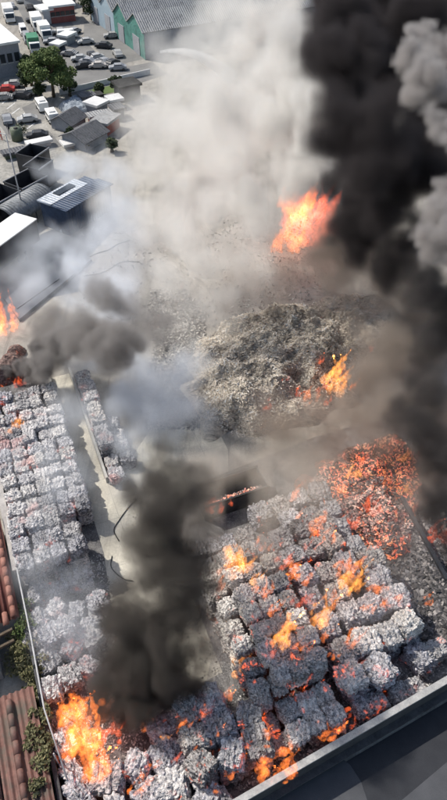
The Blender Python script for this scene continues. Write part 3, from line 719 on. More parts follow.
# ------------------------------------------------------------------ buildings and vehicles in the upper left
def frame(p0, p1):
    d = p1-p0; return d.length, math.atan2(d.y, d.x)
def flat_building(p0, p1, Wd, h, wall, roof, label, cat='building', name='flat_roofed_building', wins=0, group=None, gable=0.0, winface='front'):
    """front wall foot runs from p0 to p1, the body goes back Wd to its left"""
    L, rz = frame(p0, p1); r = empty(name, p0, rz)
    if gable:
        MB().add([(0,0,0),(L,0,0),(L,Wd,0),(0,Wd,0),(0,0,h),(L,0,h),(L,Wd,h),(0,Wd,h),(0,Wd/2,h+gable),(L,Wd/2,h+gable)],
                 [(0,3,2,1),(0,1,5,4),(2,3,7,6),(3,0,4,8,7),(1,2,6,9,5),(4,5,9,8),(6,7,8,9)]).build('wall', wall, r)
        o = .3; g = gable; tk = .1
        for sgn in (0, 1):
            ya, za = (-o, h-o*2*g/Wd) if sgn == 0 else (Wd+o, h-o*2*g/Wd); yb, zb = Wd/2, h+g
            MB().add([(-o,ya,za+.02),(L+o,ya,za+.02),(L+o,yb,zb+.02),(-o,yb,zb+.02),(-o,ya,za+tk),(L+o,ya,za+tk),(L+o,yb,zb+tk),(-o,yb,zb+tk)],
                     [(0,3,2,1),(4,5,6,7),(0,1,5,4),(1,2,6,5),(2,3,7,6),(3,0,4,7)]).build('roof_slope', roof, r)
    else:
        MB().box(0, L, 0, Wd, 0, h).build('wall', wall, r)
        MB().box(-.25, L+.25, -.25, Wd+.25, h+.003, h+.3).build('roof', roof, r)
    for i in range(wins):
        x = L*(i+.5)/wins
        f = MB().box(x-.35, x+.35, -.06, .0, h*.45, h*.72).build('window', M['glass'], r)
        MB().box(x-.42, x+.42, -.12, -.062, h*.41, h*.445).build('sill', M['kerb'], f)
    tag(r, label, cat, group); return r
# white office block at the left edge
flat_building(at(-40, 86), at(24, 74), 14, 4.2, M['wall_grey'], M['white_metal'], 'long office block with pale flat roof and small dark windows at the left edge', wins=9, name='office_block')
# red fronted shop row
flat_building(at(52, 24), at(76, 21), 3.6, 2.4, M['red_brick'], M['white_metal'], 'low shop building with pale roof and red front beside the road', wins=5, name='shop_building')
flat_building(at(44, 13), at(76, 5), 6, 1.8, M['wall_grey'], M['roof_grey'], 'low grey roofed building behind the red fronted shop', name='shop_building')
flat_building(at(45, 25), at(56, 23), 3, 2.0, M['wall_white'], M['white_metal'], 'small white annex left of the red fronted shop', name='annex_building')
# gabled warehouses, long roofs running to the right
def warehouse(p0, p1, depthL, h, g, front, label):
    """gable front from p0 to p1; the hall runs back to the right of it"""
    d = p1-p0; Wd = d.length; n = Vector((-d.y, d.x, 0)).normalized()
    if n.x < 0: n = -n
    r = empty('gabled_warehouse', p0, math.atan2(n.y, n.x))
    sgn = 1 if (Vector((-n.y, n.x, 0)).dot(d) > 0) else -1; Y = Wd*sgn
    MB().add([(0,0,0),(depthL,0,0),(depthL,Y,0),(0,Y,0),(0,0,h),(depthL,0,h),(depthL,Y,h),(0,Y,h),(0,Y/2,h+g),(depthL,Y/2,h+g)],
             [(0,3,2,1),(0,1,5,4),(2,3,7,6),(1,2,6,9,5),(3,0,4,8,7)]).build('wall', M['wall_grey'], r)
    MB().add([(-.08,0,0),(-.08,Y,0),(-.08,Y,h),(-.08,Y/2,h+g),(-.08,0,h),(-.003,0,0),(-.003,Y,0),(-.003,Y,h),(-.003,Y/2,h+g),(-.003,0,h)],
             [(0,1,2,3,4),(9,8,7,6,5),(0,5,6,1),(1,6,7,2),(2,7,8,3),(3,8,9,4),(4,9,5,0)]).build('gable_front', front, r)
    MB().box(-.16, -.082, min(Y*.3, Y*.7), max(Y*.3, Y*.7), .05, h*.7).build('door', M['wall_grey'], r)
    for ya in (0, Y):
        MB().add([(-.3,ya,h+.02),(depthL,ya,h+.02),(depthL,Y/2,h+g+.02),(-.3,Y/2,h+g+.02),(-.3,ya,h+.14),(depthL,ya,h+.14),(depthL,Y/2,h+g+.14),(-.3,Y/2,h+g+.14)],
                 [(0,3,2,1),(4,5,6,7),(0,1,5,4),(1,2,6,5),(2,3,7,6),(3,0,4,7)]).build('roof_slope', M['roof_grey'], r)
    tag(r, label, 'warehouse', 'warehouses with gable fronts'); return r
gp = [at(92, 20), at(103, 27), at(116, 37), at(130, 47), at(146, 60)]
fr = ['pale_blue', 'pale_blue', 'teal', 'teal']
lb = ['hall with the pale blue gable farthest up the row', 'hall with the pale blue gable next to the teal one', 'hall with the bright teal gable in the row', 'hall with dark teal gable, first of the row above the water jet']
for i in range(4): warehouse(gp[i+1], gp[i], 34, 3.6, 1.9, M[fr[i]], lb[i])
# houses below the crossroads
flat_building(at(86, 152), at(108, 140), 3.6, 1.1, M['wall_grey'], M['roof_dark'], 'small house with dark slate roof at the edge of the white smoke', 'house', 'small_house', 0, 'small houses', .8)
flat_building(at(72, 133), at(86, 124), 3.0, 1.0, M['wall_grey'], M['roof_dark'], 'small house with dark steep roof behind the first slate roof', 'house', 'small_house', 0, 'small houses', .8)
flat_building(at(108, 136), at(120, 127), 2.0, 1.3, M['red_brick'], M['roof_grey'], 'narrow lean-to with grey roof right of the slate roofed house', 'house', 'small_house', 0, 'small houses')
flat_building(at(98, 116), at(108, 111), 2.0, 1.1, M['wall_grey'], M['wall_white'], 'low house with pale roof beside the black cube shed', 'house', 'small_house', 0, 'small houses')
flat_building(at(122, 103), at(141, 99), 2.4, 1.8, M['black_metal'], M['charred'], 'black cube shaped shed below the cross street', 'shed', 'black_shed')
for i, (px, py, L_, W_, h_, w1, r1, lab) in enumerate([
    (84, 106, 1.6, 1.3, .9, 'wall_grey', 'roof_dark', 'tiny hut with dark roof beside the lawn'), (92, 126, 1.8, 1.2, .9, 'red_brick', 'roof_grey', 'tiny brick hut behind the slate roofed house'),
    (112, 110, 1.5, 1.5, 1.0, 'charred', 'wall_white', 'tiny hut with white lid roof left of the black cube shed'), (104, 122, 2.0, .9, .8, 'olive', 'roof_grey', 'low olive hut beside the narrow lean-to'),
    (116, 120, 1.2, 1.6, 1.1, 'wall_grey', 'roof_dark', 'narrow dark roofed hut under the black cube shed'), (94, 104, 1.2, 1.0, .8, 'charred', 'charred', 'sooty little hut on the far end of the lawn'),
    (30, 150, 2.6, .7, .5, 'wall_white', 'wall_white', 'low white trough on the pale forecourt'), (66, 150, 2.2, 1.2, .4, 'kerb', 'wall_white', 'pale slab pile next to the topmost black cube container'),
    (6, 160, 2.4, .8, .5, 'olive', 'roof_dark', 'dark low box at the left edge of the forecourt')]):
    flat_building(at(px, py), at(px, py)+Vector((cos(.5), sin(.5), 0))*L_, W_, h_, M[w1], M[r1], lab, 'hut', 'small_hut', 0, 'little huts below the crossroads')
lawn = sheet('lawn', [P2(84, 98), P2(86, 91), P2(118, 84), P2(116, 92)], .02, M['grassm']); 
wall_between('garden_wall', at(60, 95), at(150, 74), .15, .7, M['wall_white'], None, 'thin white garden wall along the lower side of the cross street')
# crumpled tarpaulin roofs
def tarp(poly, h, m, label, seed, n=26, amp=.28, name='tarpaulin'):
    a, b, c, d = poly; vs = []; fs = []
    for k in range(2):
        for j in range(n+1):
            for i in range(n+1):
                p = (a*(1-i/n)+b*(i/n))*(1-j/n)+(d*(1-i/n)+c*(i/n))*(j/n)
                e = min(i, j, n-i, n-j)/n
                z = h*(min(1, e*5)**.6)+amp*noise.fractal(Vector((p.x*.7, p.y*.7, seed)), 1, 2, 4)*min(1, e*6)
                vs.append((p.x, p.y, max(.03, z)-.02*k))
    m_ = (n+1)**2
    for j in range(n):
        for i in range(n):
            q = (j*(n+1)+i, j*(n+1)+i+1, (j+1)*(n+1)+i+1, (j+1)*(n+1)+i); fs += [q, tuple(m_+t for t in q[::-1])]
    o = link(name, mesh(name, vs, fs), m); tag(o, label, 'tarpaulin'); return o
tarp([at(58, 108), at(74, 124), at(92, 112), at(78, 98)], 1.0, M['tarp'], 'crumpled silvery blue tarpaulin roof below the round green tree', 3)
tarp([at(48, 222), at(62, 234), at(74, 222), at(60, 210)], 1.0, M['tarp'], 'small crumpled silvery tarpaulin in the shade beside the white trailer', 4)
# open topped black containers
cc = [(at(-22, 238), at(3, 225)), (at(4, 224), at(26, 211)), (at(27, 210), at(52, 196))]
for i, (a_, b_) in enumerate(cc):
    L, rz = frame(a_, b_)
    open_bin(a_, rz, L-.3, 2.6, 2.4, M['black_metal'], 'open topped black container, '+('nearest the left edge in the slanting row', 'in the middle of the slanting row', 'at the upper end of the slanting row')[i], M['wall_grey'], 'container', 'open_container', 'open black containers')
L, rz = frame(at(38, 178), at(56, 168))
open_bin(at(38, 178), rz+.15, 2.6, 2.3, 2.4, M['black_metal'], 'open black cube container standing apart at the top of the row', M['wall_grey'], 'container', 'open_container', 'open black containers')
open_bin(at(43, 192), rz+.15, 2.4, 1.8, 2.6, M['black_metal'], 'open black cube container between the row and the topmost cube', M['wall_grey'], 'container', 'open_container', 'open black containers')
# long white trailer, arched canopy, blue shed
def trailer(p0, p1, Wd, h, label):
    L, rz = frame(p0, p1); r = empty('box_trailer', p0, rz)
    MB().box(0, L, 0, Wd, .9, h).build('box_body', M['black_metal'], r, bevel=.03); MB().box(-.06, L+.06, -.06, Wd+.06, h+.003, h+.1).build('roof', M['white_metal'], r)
    for x in (L*.2, L*.75, L*.85):
        for y in (.15, Wd-.15): MB().bar((x, y-.13, .5), (x, y+.13, .5), .5, 16).build('wheel', M['rubber'], r)
    tag(r, label, 'trailer'); return r
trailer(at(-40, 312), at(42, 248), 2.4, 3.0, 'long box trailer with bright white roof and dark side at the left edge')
L, rz = frame(at(18, 236), at(58, 210)); r = empty('arched_canopy', at(18, 236), rz)
vs = []; n = 14
for x in (0, L):
    for a in range(n+1):
        an = pi*a/n; vs.append((x, 1.6-1.6*cos(an), 1.2+1.3*sin(an)))
for x in (0, L):
    for a in range(n+1):
        an = pi*a/n; vs.append((x, 1.6-1.55*cos(an), 1.2+1.25*sin(an)))
q = n+1; fs = []
for a in range(n): fs += [(a, a+1, q+a+1, q+a), (2*q+a, 3*q+a, 3*q+a+1, 2*q+a+1), (a, 2*q+a, 2*q+a+1, a+1), (q+a, q+a+1, 3*q+a+1, 3*q+a)]
fs += [(0, q, 3*q, 2*q), (n, 2*q+n, 3*q+n, q+n)]
link('canopy_sheet', mesh('canopy', vs, fs, True), M['grey_sheet'], r)
for x in (.1, L/2, L-.1):
    for y in (.05, 3.15): MB().bar((x, y, 0), (x, y, 1.25), .06, 6).build('post', M['black_metal'], r)
tag(r, 'grey arched sheet canopy between the black containers and the white trailer', 'canopy')
p0, p1 = at(70, 236), at(113, 209); L, rz = frame(p0, p1); r = empty('blue_shed', p0, rz)
MB().box(0, L, 0, 3.4, 0, 2.7).build('wall', M['blue_side'], r)
MB().add([(-.2,1.8,2.71),(L*.8,1.8,2.71),(L*.8,3.6,2.71),(-.2,3.6,2.71),(-.2,1.8,2.85),(L*.8,1.8,2.85),(L*.8,3.6,2.85),(-.2,3.6,2.85)], [(0,3,2,1),(4,5,6,7),(0,1,5,4),(1,2,6,5),(2,3,7,6),(3,0,4,7)]).build('roof', M['blue_roof'], r)
MB().box(L*.25, L*.62, 2.4, 3.2, 2.853, 2.95).build('skylight', M['glass'], r)
MB().box(-.2, L+.2, -.25, 1.79, 2.71, 2.8).build('lower_roof', M['blue_side'], r)
tag(r, 'dark blue shed with pale roof strip and skylight, edged by white smoke', 'shed')
# ramp / platform with tilted slabs under the shed
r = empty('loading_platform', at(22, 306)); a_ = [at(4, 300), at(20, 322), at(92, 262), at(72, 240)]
MB().prism([(q.x-r.location.x, q.y-r.location.y) for q in a_][::-1], 0, .3).build('platform_body', M['shade_tone'], r)
MB().prism([(q.x-r.location.x, q.y-r.location.y) for q in [at(6, 296), at(18, 312), at(60, 282), at(46, 262)]][::-1], .303, .36).build('platform_slab', M['shade_tone'], r)
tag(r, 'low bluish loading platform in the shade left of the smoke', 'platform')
r = empty('lamp_post', at(26, 222)); MB().bar((0, 0, 0), (-.1, 0, 9), .09, 8, .05).build('pole', M['rail'], r, True); MB().bar((-.1, 0, 8.9), (-1.0, .3, 9.05), .05, 6).build('lamp_arm', M['rail'], r)
MB().box(-1.4, -.9, .2, .42, 8.98, 9.1).build('lamp_head', M['rail'], r); tag(r, 'thin pale lamp post rising from the row of black containers', 'lamp post')

def car(loc, rz, m, label, L=4.2, van=False, group='cars parked round the crossroads'):
    r = empty('parked_van' if van else 'parked_car', loc, rz); w = .88
    prof = [(0, .35), (0, .8), (.25, .95), (1.0, 1.0), (1.5, 1.42), (3.0, 1.45), (3.7, 1.02), (4.15, .95), (4.2, .35)] if not van else \
           [(0, .4), (0, 2.0), (.1, 2.1), (3.4, 2.1), (3.9, 1.3), (4.2, 1.1), (4.2, .4)]
    k = L/4.2; vs = []; n = len(prof)
    for y in (-w, w):
        for x, z in prof: vs.append((x*k-L/2, y*(.86 if z > 1.2 else 1), z))
    MB().add(vs, [tuple(range(n)), tuple(range(2*n-1, n-1, -1))]+[(i, n+i, n+(i+1) % n, (i+1) % n) for i in range(n)]).build('body', m, r, bevel=.05)
    if not van:
        MB().box(-.85*k, .95*k, -.82, .82, 1.08, 1.36).build('window', M['glass'], r)
    else:
        MB().add([(1.36*k,-.7,2.0),(1.36*k,.7,2.0),(1.83*k,.7,1.34),(1.83*k,-.7,1.34)], [(0, 3, 2, 1)]).build('window', M['glass'], r)
    for x in (-L*.3, L*.3):
        for y in (-w, w): MB().bar((x, y-.1, .32), (x, y+.1, .32), .32, 12).build('wheel', M['rubber'], r)
    r.scale = (.62,)*3; tag(r, label, 'van' if van else 'car', group); return r
def truck(loc, rz, m, label, L=6.5, h=2.9, group='trucks on the road'):
    r = empty('box_truck', loc, rz)
    MB().box(-L/2, L/2-1.8, -1.15, 1.15, .8, h).build('cargo_box', m, r, bevel=.04)
    MB().add([(L/2-1.7,-1.05,.5),(L/2,-1.05,.5),(L/2,1.05,.5),(L/2-1.7,1.05,.5),(L/2-1.7,-1.05,2.2),(L/2-.5,-1.05,2.2),(L/2-.5,1.05,2.2),(L/2-1.7,1.05,2.2)],
             [(0,3,2,1),(4,5,6,7),(0,1,5,4),(1,2,6,5),(2,3,7,6),(3,0,4,7)]).build('cab', M['white_metal'], r, bevel=.04)
    MB().add([(L/2-.02,-.9,1.3),(L/2-.02,.9,1.3),(L/2-.4,.9,2.1),(L/2-.4,-.9,2.1)], [(0, 1, 2, 3)]).build('window', M['glass'], r)
    for x in (-L*.32, L*.34):
        for y in (-1.05, 1.05): MB().bar((x, y-.15, .45), (x, y+.15, .45), .45, 14).build('wheel', M['rubber'], r)
    r.scale = (.72,)*3; tag(r, label, 'truck', group); return r
dr = at(60, 80)-at(28, 10); ra = math.atan2(dr.y, dr.x)
truck(at(10, 20), ra, M['wall_white'], 'white box truck farthest up the road, beside the office block', 7)
truck(at(38, 29), ra, M['white_metal'], 'white box truck in the middle of the road', 6.5)
truck(at(46, 38), ra+.05, M['white_metal'], 'white box truck with dark cab shadow, right behind the middle one', 6)
truck(at(35, 51), ra, M['green_paint'], 'box truck with green load box above the round tree', 5.5)
for i, (px, py, m, rz, lab) in enumerate([(24, 34, 'wall_white', ra, 'white van parked above the green truck'), (28, 42, 'wall_grey', ra, 'grey van squeezed between white van and green truck'), (68, 38, 'white_metal', .3, 'white van nearest the red fronted shop')]):
    car(at(px, py), rz, M[m], lab, 5, True, 'vans on the road')
cars = [(12, 8, 'wall_grey', ra, 'grey car at the top end of the road'), (30, 10, 'black_metal', ra, 'dark car at the top of the road beside the shops'), (60, 34, 'wall_white', .2, 'white car parked in front of the red fronted shop'), (74, 34, 'wall_grey', .9, 'grey car at the corner of the dirt lot'),
 (80, 61, 'wall_white', .2, 'white car at the left of the cluster by the dirt lot'), (88, 64, 'wall_grey', -.3, 'grey car in the cluster by the dirt lot'), (96, 60, 'white_metal', .5, 'white car at the back of the cluster'), (98, 68, 'fence_wall', .1, 'beige car at the front of the cluster'), (104, 64, 'wall_grey', -.8, 'grey car at the right of the cluster'),
 (112, 66, 'black_metal', .9, 'black car right of the cluster on the cross street'), (62, 52, 'black_metal', ra, 'black car beside the white kiosk'), (112, 38, 'roof_grey', .2, 'lone grey car on the dirt lot'),
 (6, 92, 'red_paint', .15, 'red car in front of the office block'), (14, 87, 'wall_white', .15, 'white car behind the red car'), (30, 95, 'wall_white', .3, 'white car left of the round tree')]
for px, py, m, rz, lab in cars: car(at(px, py), rz, M['car_pale' if m in ('wall_white', 'white_metal') else m], lab)
flat_building(at(68, 46), at(76, 42), 1.5, 1.2, M['wall_grey'], M['white_metal'], 'small kiosk with white roof left of the dirt lot', 'kiosk', 'kiosk')
flat_building(at(60, 54), at(66, 51), 1.4, 1.1, M['wall_grey'], M['white_metal'], 'tiny kiosk with white roof beside the round tree', 'kiosk', 'kiosk')
# two coaches below the tree, seen from the side
dr2 = at(60, 132)-at(42, 104); rb = math.atan2(dr2.y, dr2.x)
for px, py, lab in ((43, 110, 'white minibus with dark windows behind the other minibus'), (53, 121, 'white minibus with dark windows nearest the slate roofed houses')):
    r = empty('minibus', at(px, py), rb)
    MB().box(-1.9, 1.9, -1.0, 1.0, .4, 2.1).build('body', M['white_metal'], r, bevel=.12); MB().box(-1.6, 1.7, -1.02, 1.02, 1.25, 1.8).build('window', M['glass'], r)
    for x in (-1.2, 1.2):
        for y in (-.95, .95): MB().bar((x, y-.12, .4), (x, y+.12, .4), .4, 12).build('wheel', M['rubber'], r)
    MB().box(-1.2, 1.0, -.6, .6, 2.11, 2.3).build('roof_box', M['wall_white'], r, bevel=.03)
    r.scale = (.62,)*3; tag(r, lab, 'minibus', 'minibuses below the tree')
for i, (px, py, m, lab) in enumerate([(20, 2, 'wall_white', 'white car at the very top of the road'), (34, 22, 'black_metal', 'black car between the box trucks'), (52, 44, 'wall_grey', 'grey car under the two white box trucks'), (70, 56, 'roof_grey', 'grey car beside the kiosks'),
   (92, 58, 'black_metal', 'black car at the back left of the cluster'), (84, 68, 'black_metal', 'black car at the front left of the cluster'), (118, 70, 'wall_grey', 'grey car alone on the cross street'), (104, 48, 'black_metal', 'black car in the middle of the dirt lot'),
   (118, 56, 'wall_white', 'white car at the right edge of the dirt lot'), (86, 44, 'wall_white', 'white car at the left edge of the dirt lot'), (4, 100, 'roof_grey', 'grey car below the red car'), (22, 98, 'black_metal', 'black car below the white cars'),
   (8, 122, 'wall_grey', 'grey car on the left of the forecourt'), (28, 122, 'wall_white', 'white car in the middle of the forecourt'), (38, 138, 'black_metal', 'black car in front of the green tank')]):
    car(at(px, py), (ra, .3, ra+1.4, -.2)[i % 4], M['car_pale' if m == 'wall_white' else m], lab)
for i, (px, py, h_, lab) in enumerate([(116, 92, 2.2, 'small dark tree beside the black cube shed'), (70, 96, 2.4, 'small dark tree between the round tree and the tarpaulin'), (100, 96, 1.8, 'small dark tree on the lawn'), (40, 98, 2.0, 'small dark tree beside the minibuses'), (72, 142, 1.8, 'small dark tree beside the slate roofed house'), (112, 152, 1.8, 'small dark tree in the edge of the white smoke'), (64, 12, 2.4, 'small dark tree behind the shops'), (26, 88, 2.2, 'small dark tree behind the white car')]):
    tree(at(px, py), h_, h_*.48, lab, 90+i, 'leaf_dark', 900)
# painted bay lines
for i in range(6):
    a_, b_ = at(2+5*i, 104+5*i), at(10+5*i, 98+5*i); d = (b_-a_).normalized()*.08; n_ = Vector((-d.y, d.x, 0))
    sheet('bay_marking', [a_-n_, b_-n_, b_+n_, a_+n_], .018, M['wall_white'])
# people on the forecourt
def person(loc, rz, label, shirt, seed):
    rnd = random.Random(seed)
    V = [(0,0,.95),(0,0,1.2),(0,0,1.42),(0,0,1.55),(0,.02,1.68),(0,0,1.78),
         (.11,0,.9),(.13,.06,.5),(.13,-.02,.08),(.13,.14,.04),(-.11,0,.9),(-.13,-.05,.5),(-.14,-.12,.08),(-.14,.03,.04),
         (.2,0,1.4),(.27,.02,1.12),(.25,.16,.9),(-.2,0,1.4),(-.28,0,1.1),(-.26,.12,.86)]
    Rr = [.14,.15,.13,.06,.10,.07,.09,.065,.045,.04,.09,.065,.045,.04,.06,.045,.035,.06,.045,.035]
    E_ = [(0,1),(1,2),(2,3),(3,4),(4,5),(0,6),(6,7),(7,8),(8,9),(0,10),(10,11),(11,12),(12,13),(2,14),(14,15),(15,16),(2,17),(17,18),(18,19)]
    me = bpy.data.meshes.new('person'); me.from_pydata(V, E_, []); o = link('person', me, M[shirt], None, loc, rz)
    sk = o.modifiers.new('s', 'SKIN'); me.skin_vertices[0].data[0].use_root = True
    for i, r_ in enumerate(Rr): me.skin_vertices[0].data[i].radius = (r_, r_)
    ss_ = o.modifiers.new('d', 'SUBSURF'); ss_.levels = 1; ss_.render_levels = 1
    o.scale = (.75,)*3; tag(o, label, 'person'); return o
person(at(10, 134), .4, 'tiny dark figure standing alone on the pale forecourt', 'skin_dark', 1)
person(at(2, 140), 2.1, 'tiny figure in red at the left edge of the forecourt', 'red_paint', 2)
r = empty('water_tank', at(18, 140)); MB().bar((0, 0, 0), (0, 0, 1.4), .7, 18).build('tank_body', M['olive'], r, True); MB().bar((0, 0, 1.405), (0, 0, 1.5), .25, 12).build('lid', M['rubber'], r, True)
tag(r, 'dark green round tank beside the upright bush', 'tank')

# water jet from a fire hose in the smoke
def jet():
    a_, b_ = at(234, 80, 4), at(160, 52, 7); n = 22; pts = []; rad = []
    for i in range(n):
        f = i/(n-1); p = a_.lerp(b_, f); p.z += 5*f*(1-f); pts.append(p); rad.append(.85*(1-f)**1.1+.16+.1*noise.noise(Vector((i*.8, 0, 0))))
    o = MB().tube(pts, rad, 10).build('water_jet', None, None, True)
    k = NB('spray'); k.t.nodes.remove(k.b); pv = k.n('ShaderNodeVolumePrincipled'); pv.inputs['Color'].default_value = (1, 1, 1, 1)
    pv.inputs['Density'].default_value = 1.6; k.l(pv.outputs[0], k.o.inputs['Volume'])
    o.data.materials.append(k.m); o['kind'] = 'stuff'; o['label'] = 'white jet of water arching through the smoke'; return o
jet()

# ------------------------------------------------------------------ flames
def flame(px, py, wpx, hpx, mat, label, z=0.0, n=7, lean=.25, seed=None):
    n = int(n*1.5)
    """wpx, hpx: spread and height as seen; a bundle of licking tongues fused into one body"""
    base = at(px, py, z); d = dep(px, py, z); w = wpx*d/F/2; ang = math.atan2((py-400)/F, 1)+PITCH
    h = max(.6, hpx*d/F/max(.35, cos(ang)))*.95
    h = min(h, 3.4*w+1.8)
    rnd = random.Random(seed if seed is not None else int(px*7+py*13)); mb = MB()
    for k in range(n):
        a = rnd.uniform(0, 2*pi); q = w*math.sqrt(rnd.random())*.95
        x, y = cos(a)*q, sin(a)*q; hh = h*rnd.uniform(.45, 1)*(1-.4*q/max(w, .01)); r0 = max(.10, w*rnd.uniform(.17, .34))
        pts = []; rad = []; ph = rnd.uniform(0, 6); m = 12
        for i in range(m):
            f = i/(m-1); zz = -.15+hh*f
            pts.append((x+lean*zz+.16*hh*sin(3.5*f+ph)*f, y+.14*hh*cos(4.1*f+ph*2)*f, zz))
            rad.append(max(.012, r0*(1.0*(1-f)**.8)*(1+.35*noise.noise(Vector((f*5, k*3.1, px))))))
        mb.tube(pts, rad, 8)
    o = mb.build('flame', M[mat], None, True, base)
    rm = o.modifiers.new('r', 'REMESH'); rm.mode = 'VOXEL'; rm.voxel_size = max(.04, w*.05); rm.use_smooth_shade = True
    tx = bpy.data.textures.new('licks', 'CLOUDS'); tx.noise_scale = .45; tx.noise_depth = 4
    dm = o.modifiers.new('d', 'DISPLACE'); dm.texture = tx; dm.strength = .5*min(1, w); dm.mid_level = .5; dm.texture_coords = 'GLOBAL'
    tag(o, label, 'flame'); return o
FL = [
 (2, 330, 26, 52, 'flame', 'tall orange flame at the left edge above the ember heap', 0, 8), (18, 382, 14, 12, 'flame_red', 'small red flame at the top corner of the left bale field', .8, 4),
 (14, 428, 16, 16, 'flame_hot', 'small yellow flame on the pale bales of the left field', 1.6, 5), (33, 466, 10, 8, 'flame_red', 'tiny red flame low in the left field', 1.7, 3), (57, 452, 8, 8, 'flame_red', 'tiny red flame near the lane side of the left field', 1.7, 3),
 (84, 735, 46, 60, 'flame', 'big orange flame leaping beside the low dark wall', .8, 14), (96, 775, 34, 40, 'flame', 'orange flame at the bottom edge under the big one', .6, 9), (70, 712, 24, 24, 'flame', 'left lick of the big orange flame, nearest the handrail', .8, 6), (112, 735, 22, 20, 'flame_red', 'red flame at the right foot of the big one', .6, 6),
 (148, 722, 18, 10, 'flame', 'low flame at the foot of the black smoke', .8, 5), (164, 740, 9, 9, 'flame_hot', 'small flame right of the black smoke foot', 1, 3), (186, 728, 18, 11, 'flame', 'flame on the tumbled bales beside the tall block', 1.6, 5), (190, 752, 12, 12, 'flame', 'flame in the middle of the tumbled bales', 1.4, 4),
 (216, 744, 12, 12, 'flame', 'flame at the foot of the tall block', 1.5, 4), (239, 753, 13, 9, 'flame', 'small flame right at the lower corner of the tall block', 1.5, 4), (197, 778, 11, 12, 'flame', 'flame low among the tumbled bales at the bottom', 1, 4), (138, 790, 18, 20, 'flame', 'flame at the bottom edge right of the big one', .8, 6), (212, 792, 10, 8, 'flame', 'small flame at the bottom edge', .9, 3), (172, 780, 9, 8, 'flame_red', 'tiny red flame at the bottom edge', .9, 3),
 (246, 664, 20, 13, 'flame_hot', 'flame beside the pale side of the tall block', 1.5, 5), (248, 682, 10, 9, 'flame', 'small flame under the one beside the tall block', 1.2, 3),
 (230, 562, 20, 15, 'flame_hot', 'yellow flame on the upper left corner of the tall block', 3.8, 6), (250, 572, 18, 14, 'flame_hot', 'yellow flame next to the upper left corner flame', 3.8, 5), (222, 580, 13, 13, 'flame', 'orange edge flame at the left side of the tall block', 2.9, 4),
 (222, 508, 18, 7, 'flame_red', 'red flame licking out of the black skip', 1.3, 4),
 (280, 636, 15, 20, 'flame_hot', 'large yellow flame on top of the tall block', 3.7, 8), (318, 618, 16, 17, 'flame_hot', 'large yellow flame in the gap right of the tall block', 3.4, 8), (300, 602, 14, 10, 'flame_red', 'red flame between the two large yellow ones', 3.6, 4), (327, 640, 8, 10, 'flame', 'narrow flame in the dark gap', 2.6, 3), (349, 642, 9, 18, 'flame', 'narrow tall flame inside the wide block', 2.6, 4),
 (293, 498, 9, 14, 'flame', 'small upright flame above the blocks', 2.0, 4), (296, 520, 9, 12, 'flame', 'small flame under the upright one', 2.0, 3), (317, 530, 14, 22, 'flame', 'flame on the upper end of the wide block', 2.1, 6), (298, 574, 18, 16, 'flame', 'flame over the upper part of the dark gap', 2.8, 5), (308, 552, 8, 16, 'flame_red', 'slim red flame in the dark gap', 2, 3),
 (350, 588, 14, 20, 'flame_hot', 'bright yellow flame in the wide block', 2.9, 7), (354, 568, 13, 14, 'flame', 'flame above the bright yellow one in the wide block', 2.4, 4), (386, 600, 20, 8, 'flame', 'low flame on the far side of the wide block', 2.2, 4), (380, 648, 6, 10, 'flame_red', 'small flame at the outer end of the wide block', 1.8, 3), (334, 656, 8, 8, 'flame', 'small flame low in the wide block', 2.6, 3),
 (427, 600, 9, 9, 'flame', 'lone small flame on the ground right of the wide block', 0.1, 3), (308, 680, 9, 9, 'flame_red', 'small red flame at the lower end of the dark gap', 2.2, 3),
 (272, 768, 22, 22, 'flame', 'flame at the lower corner of the tall block above the coping', .9, 6), (322, 738, 14, 10, 'flame', 'lower part of the burning line along the coping wall', .9, 4), (335, 729, 14, 10, 'flame', 'middle part of the burning line along the coping wall', .9, 4), (347, 722, 12, 9, 'flame_red', 'upper part of the burning line along the coping wall', .9, 4),
 (354, 474, 16, 14, 'flame_hot', 'yellow flame in the ember heap', 1.3, 5), (362, 462, 12, 10, 'flame_red', 'red flame behind the yellow one in the ember heap', 1.3, 4), (404, 456, 14, 12, 'flame_hot', 'bright flame at the top of the ember heap', 1.2, 5), (404, 490, 14, 10, 'flame_hot', 'yellow flame on the right part of the ember heap', 1.3, 4), (393, 448, 8, 6, 'flame_red', 'tiny red flame at the top left of the ember heap', 1.2, 3), (417, 456, 8, 6, 'flame_red', 'tiny flame at the top right of the ember heap', 1.2, 3), (412, 470, 7, 6, 'flame_red', 'tiny flame under the top right one', 1.2, 3), (437, 535, 14, 18, 'flame_red', 'dark red flame behind the steel beam at the right edge', .5, 5),
 (334, 384, 26, 44, 'flame_hot', 'tall orange flame on the right of the pale waste heap', 2.2, 8), (322, 386, 13, 14, 'flame_red', 'red flame left of the tall one on the waste heap', 2.2, 4), (300, 392, 12, 10, 'flame_red', 'small red flame low on the waste heap', 2.0, 4), (345, 372, 10, 12, 'flame_red', 'red flame right of the tall one on the waste heap', 2.4, 3), (268, 404, 12, 8, 'flame_red', 'faint red flame at the lower left of the waste heap', 1.4, 3),
 (290, 246, 34, 30, 'flame', 'orange fire at the far side of the yard under the smoke', 1, 10), (308, 232, 54, 60, 'flame_red', 'reddish fireball rising at the far side of the yard', 2, 12), (294, 212, 44, 34, 'flame', 'crest of the far fireball within the smoke', 6, 8), (276, 248, 16, 24, 'flame', 'left flank of the far fire', 1, 5),
]
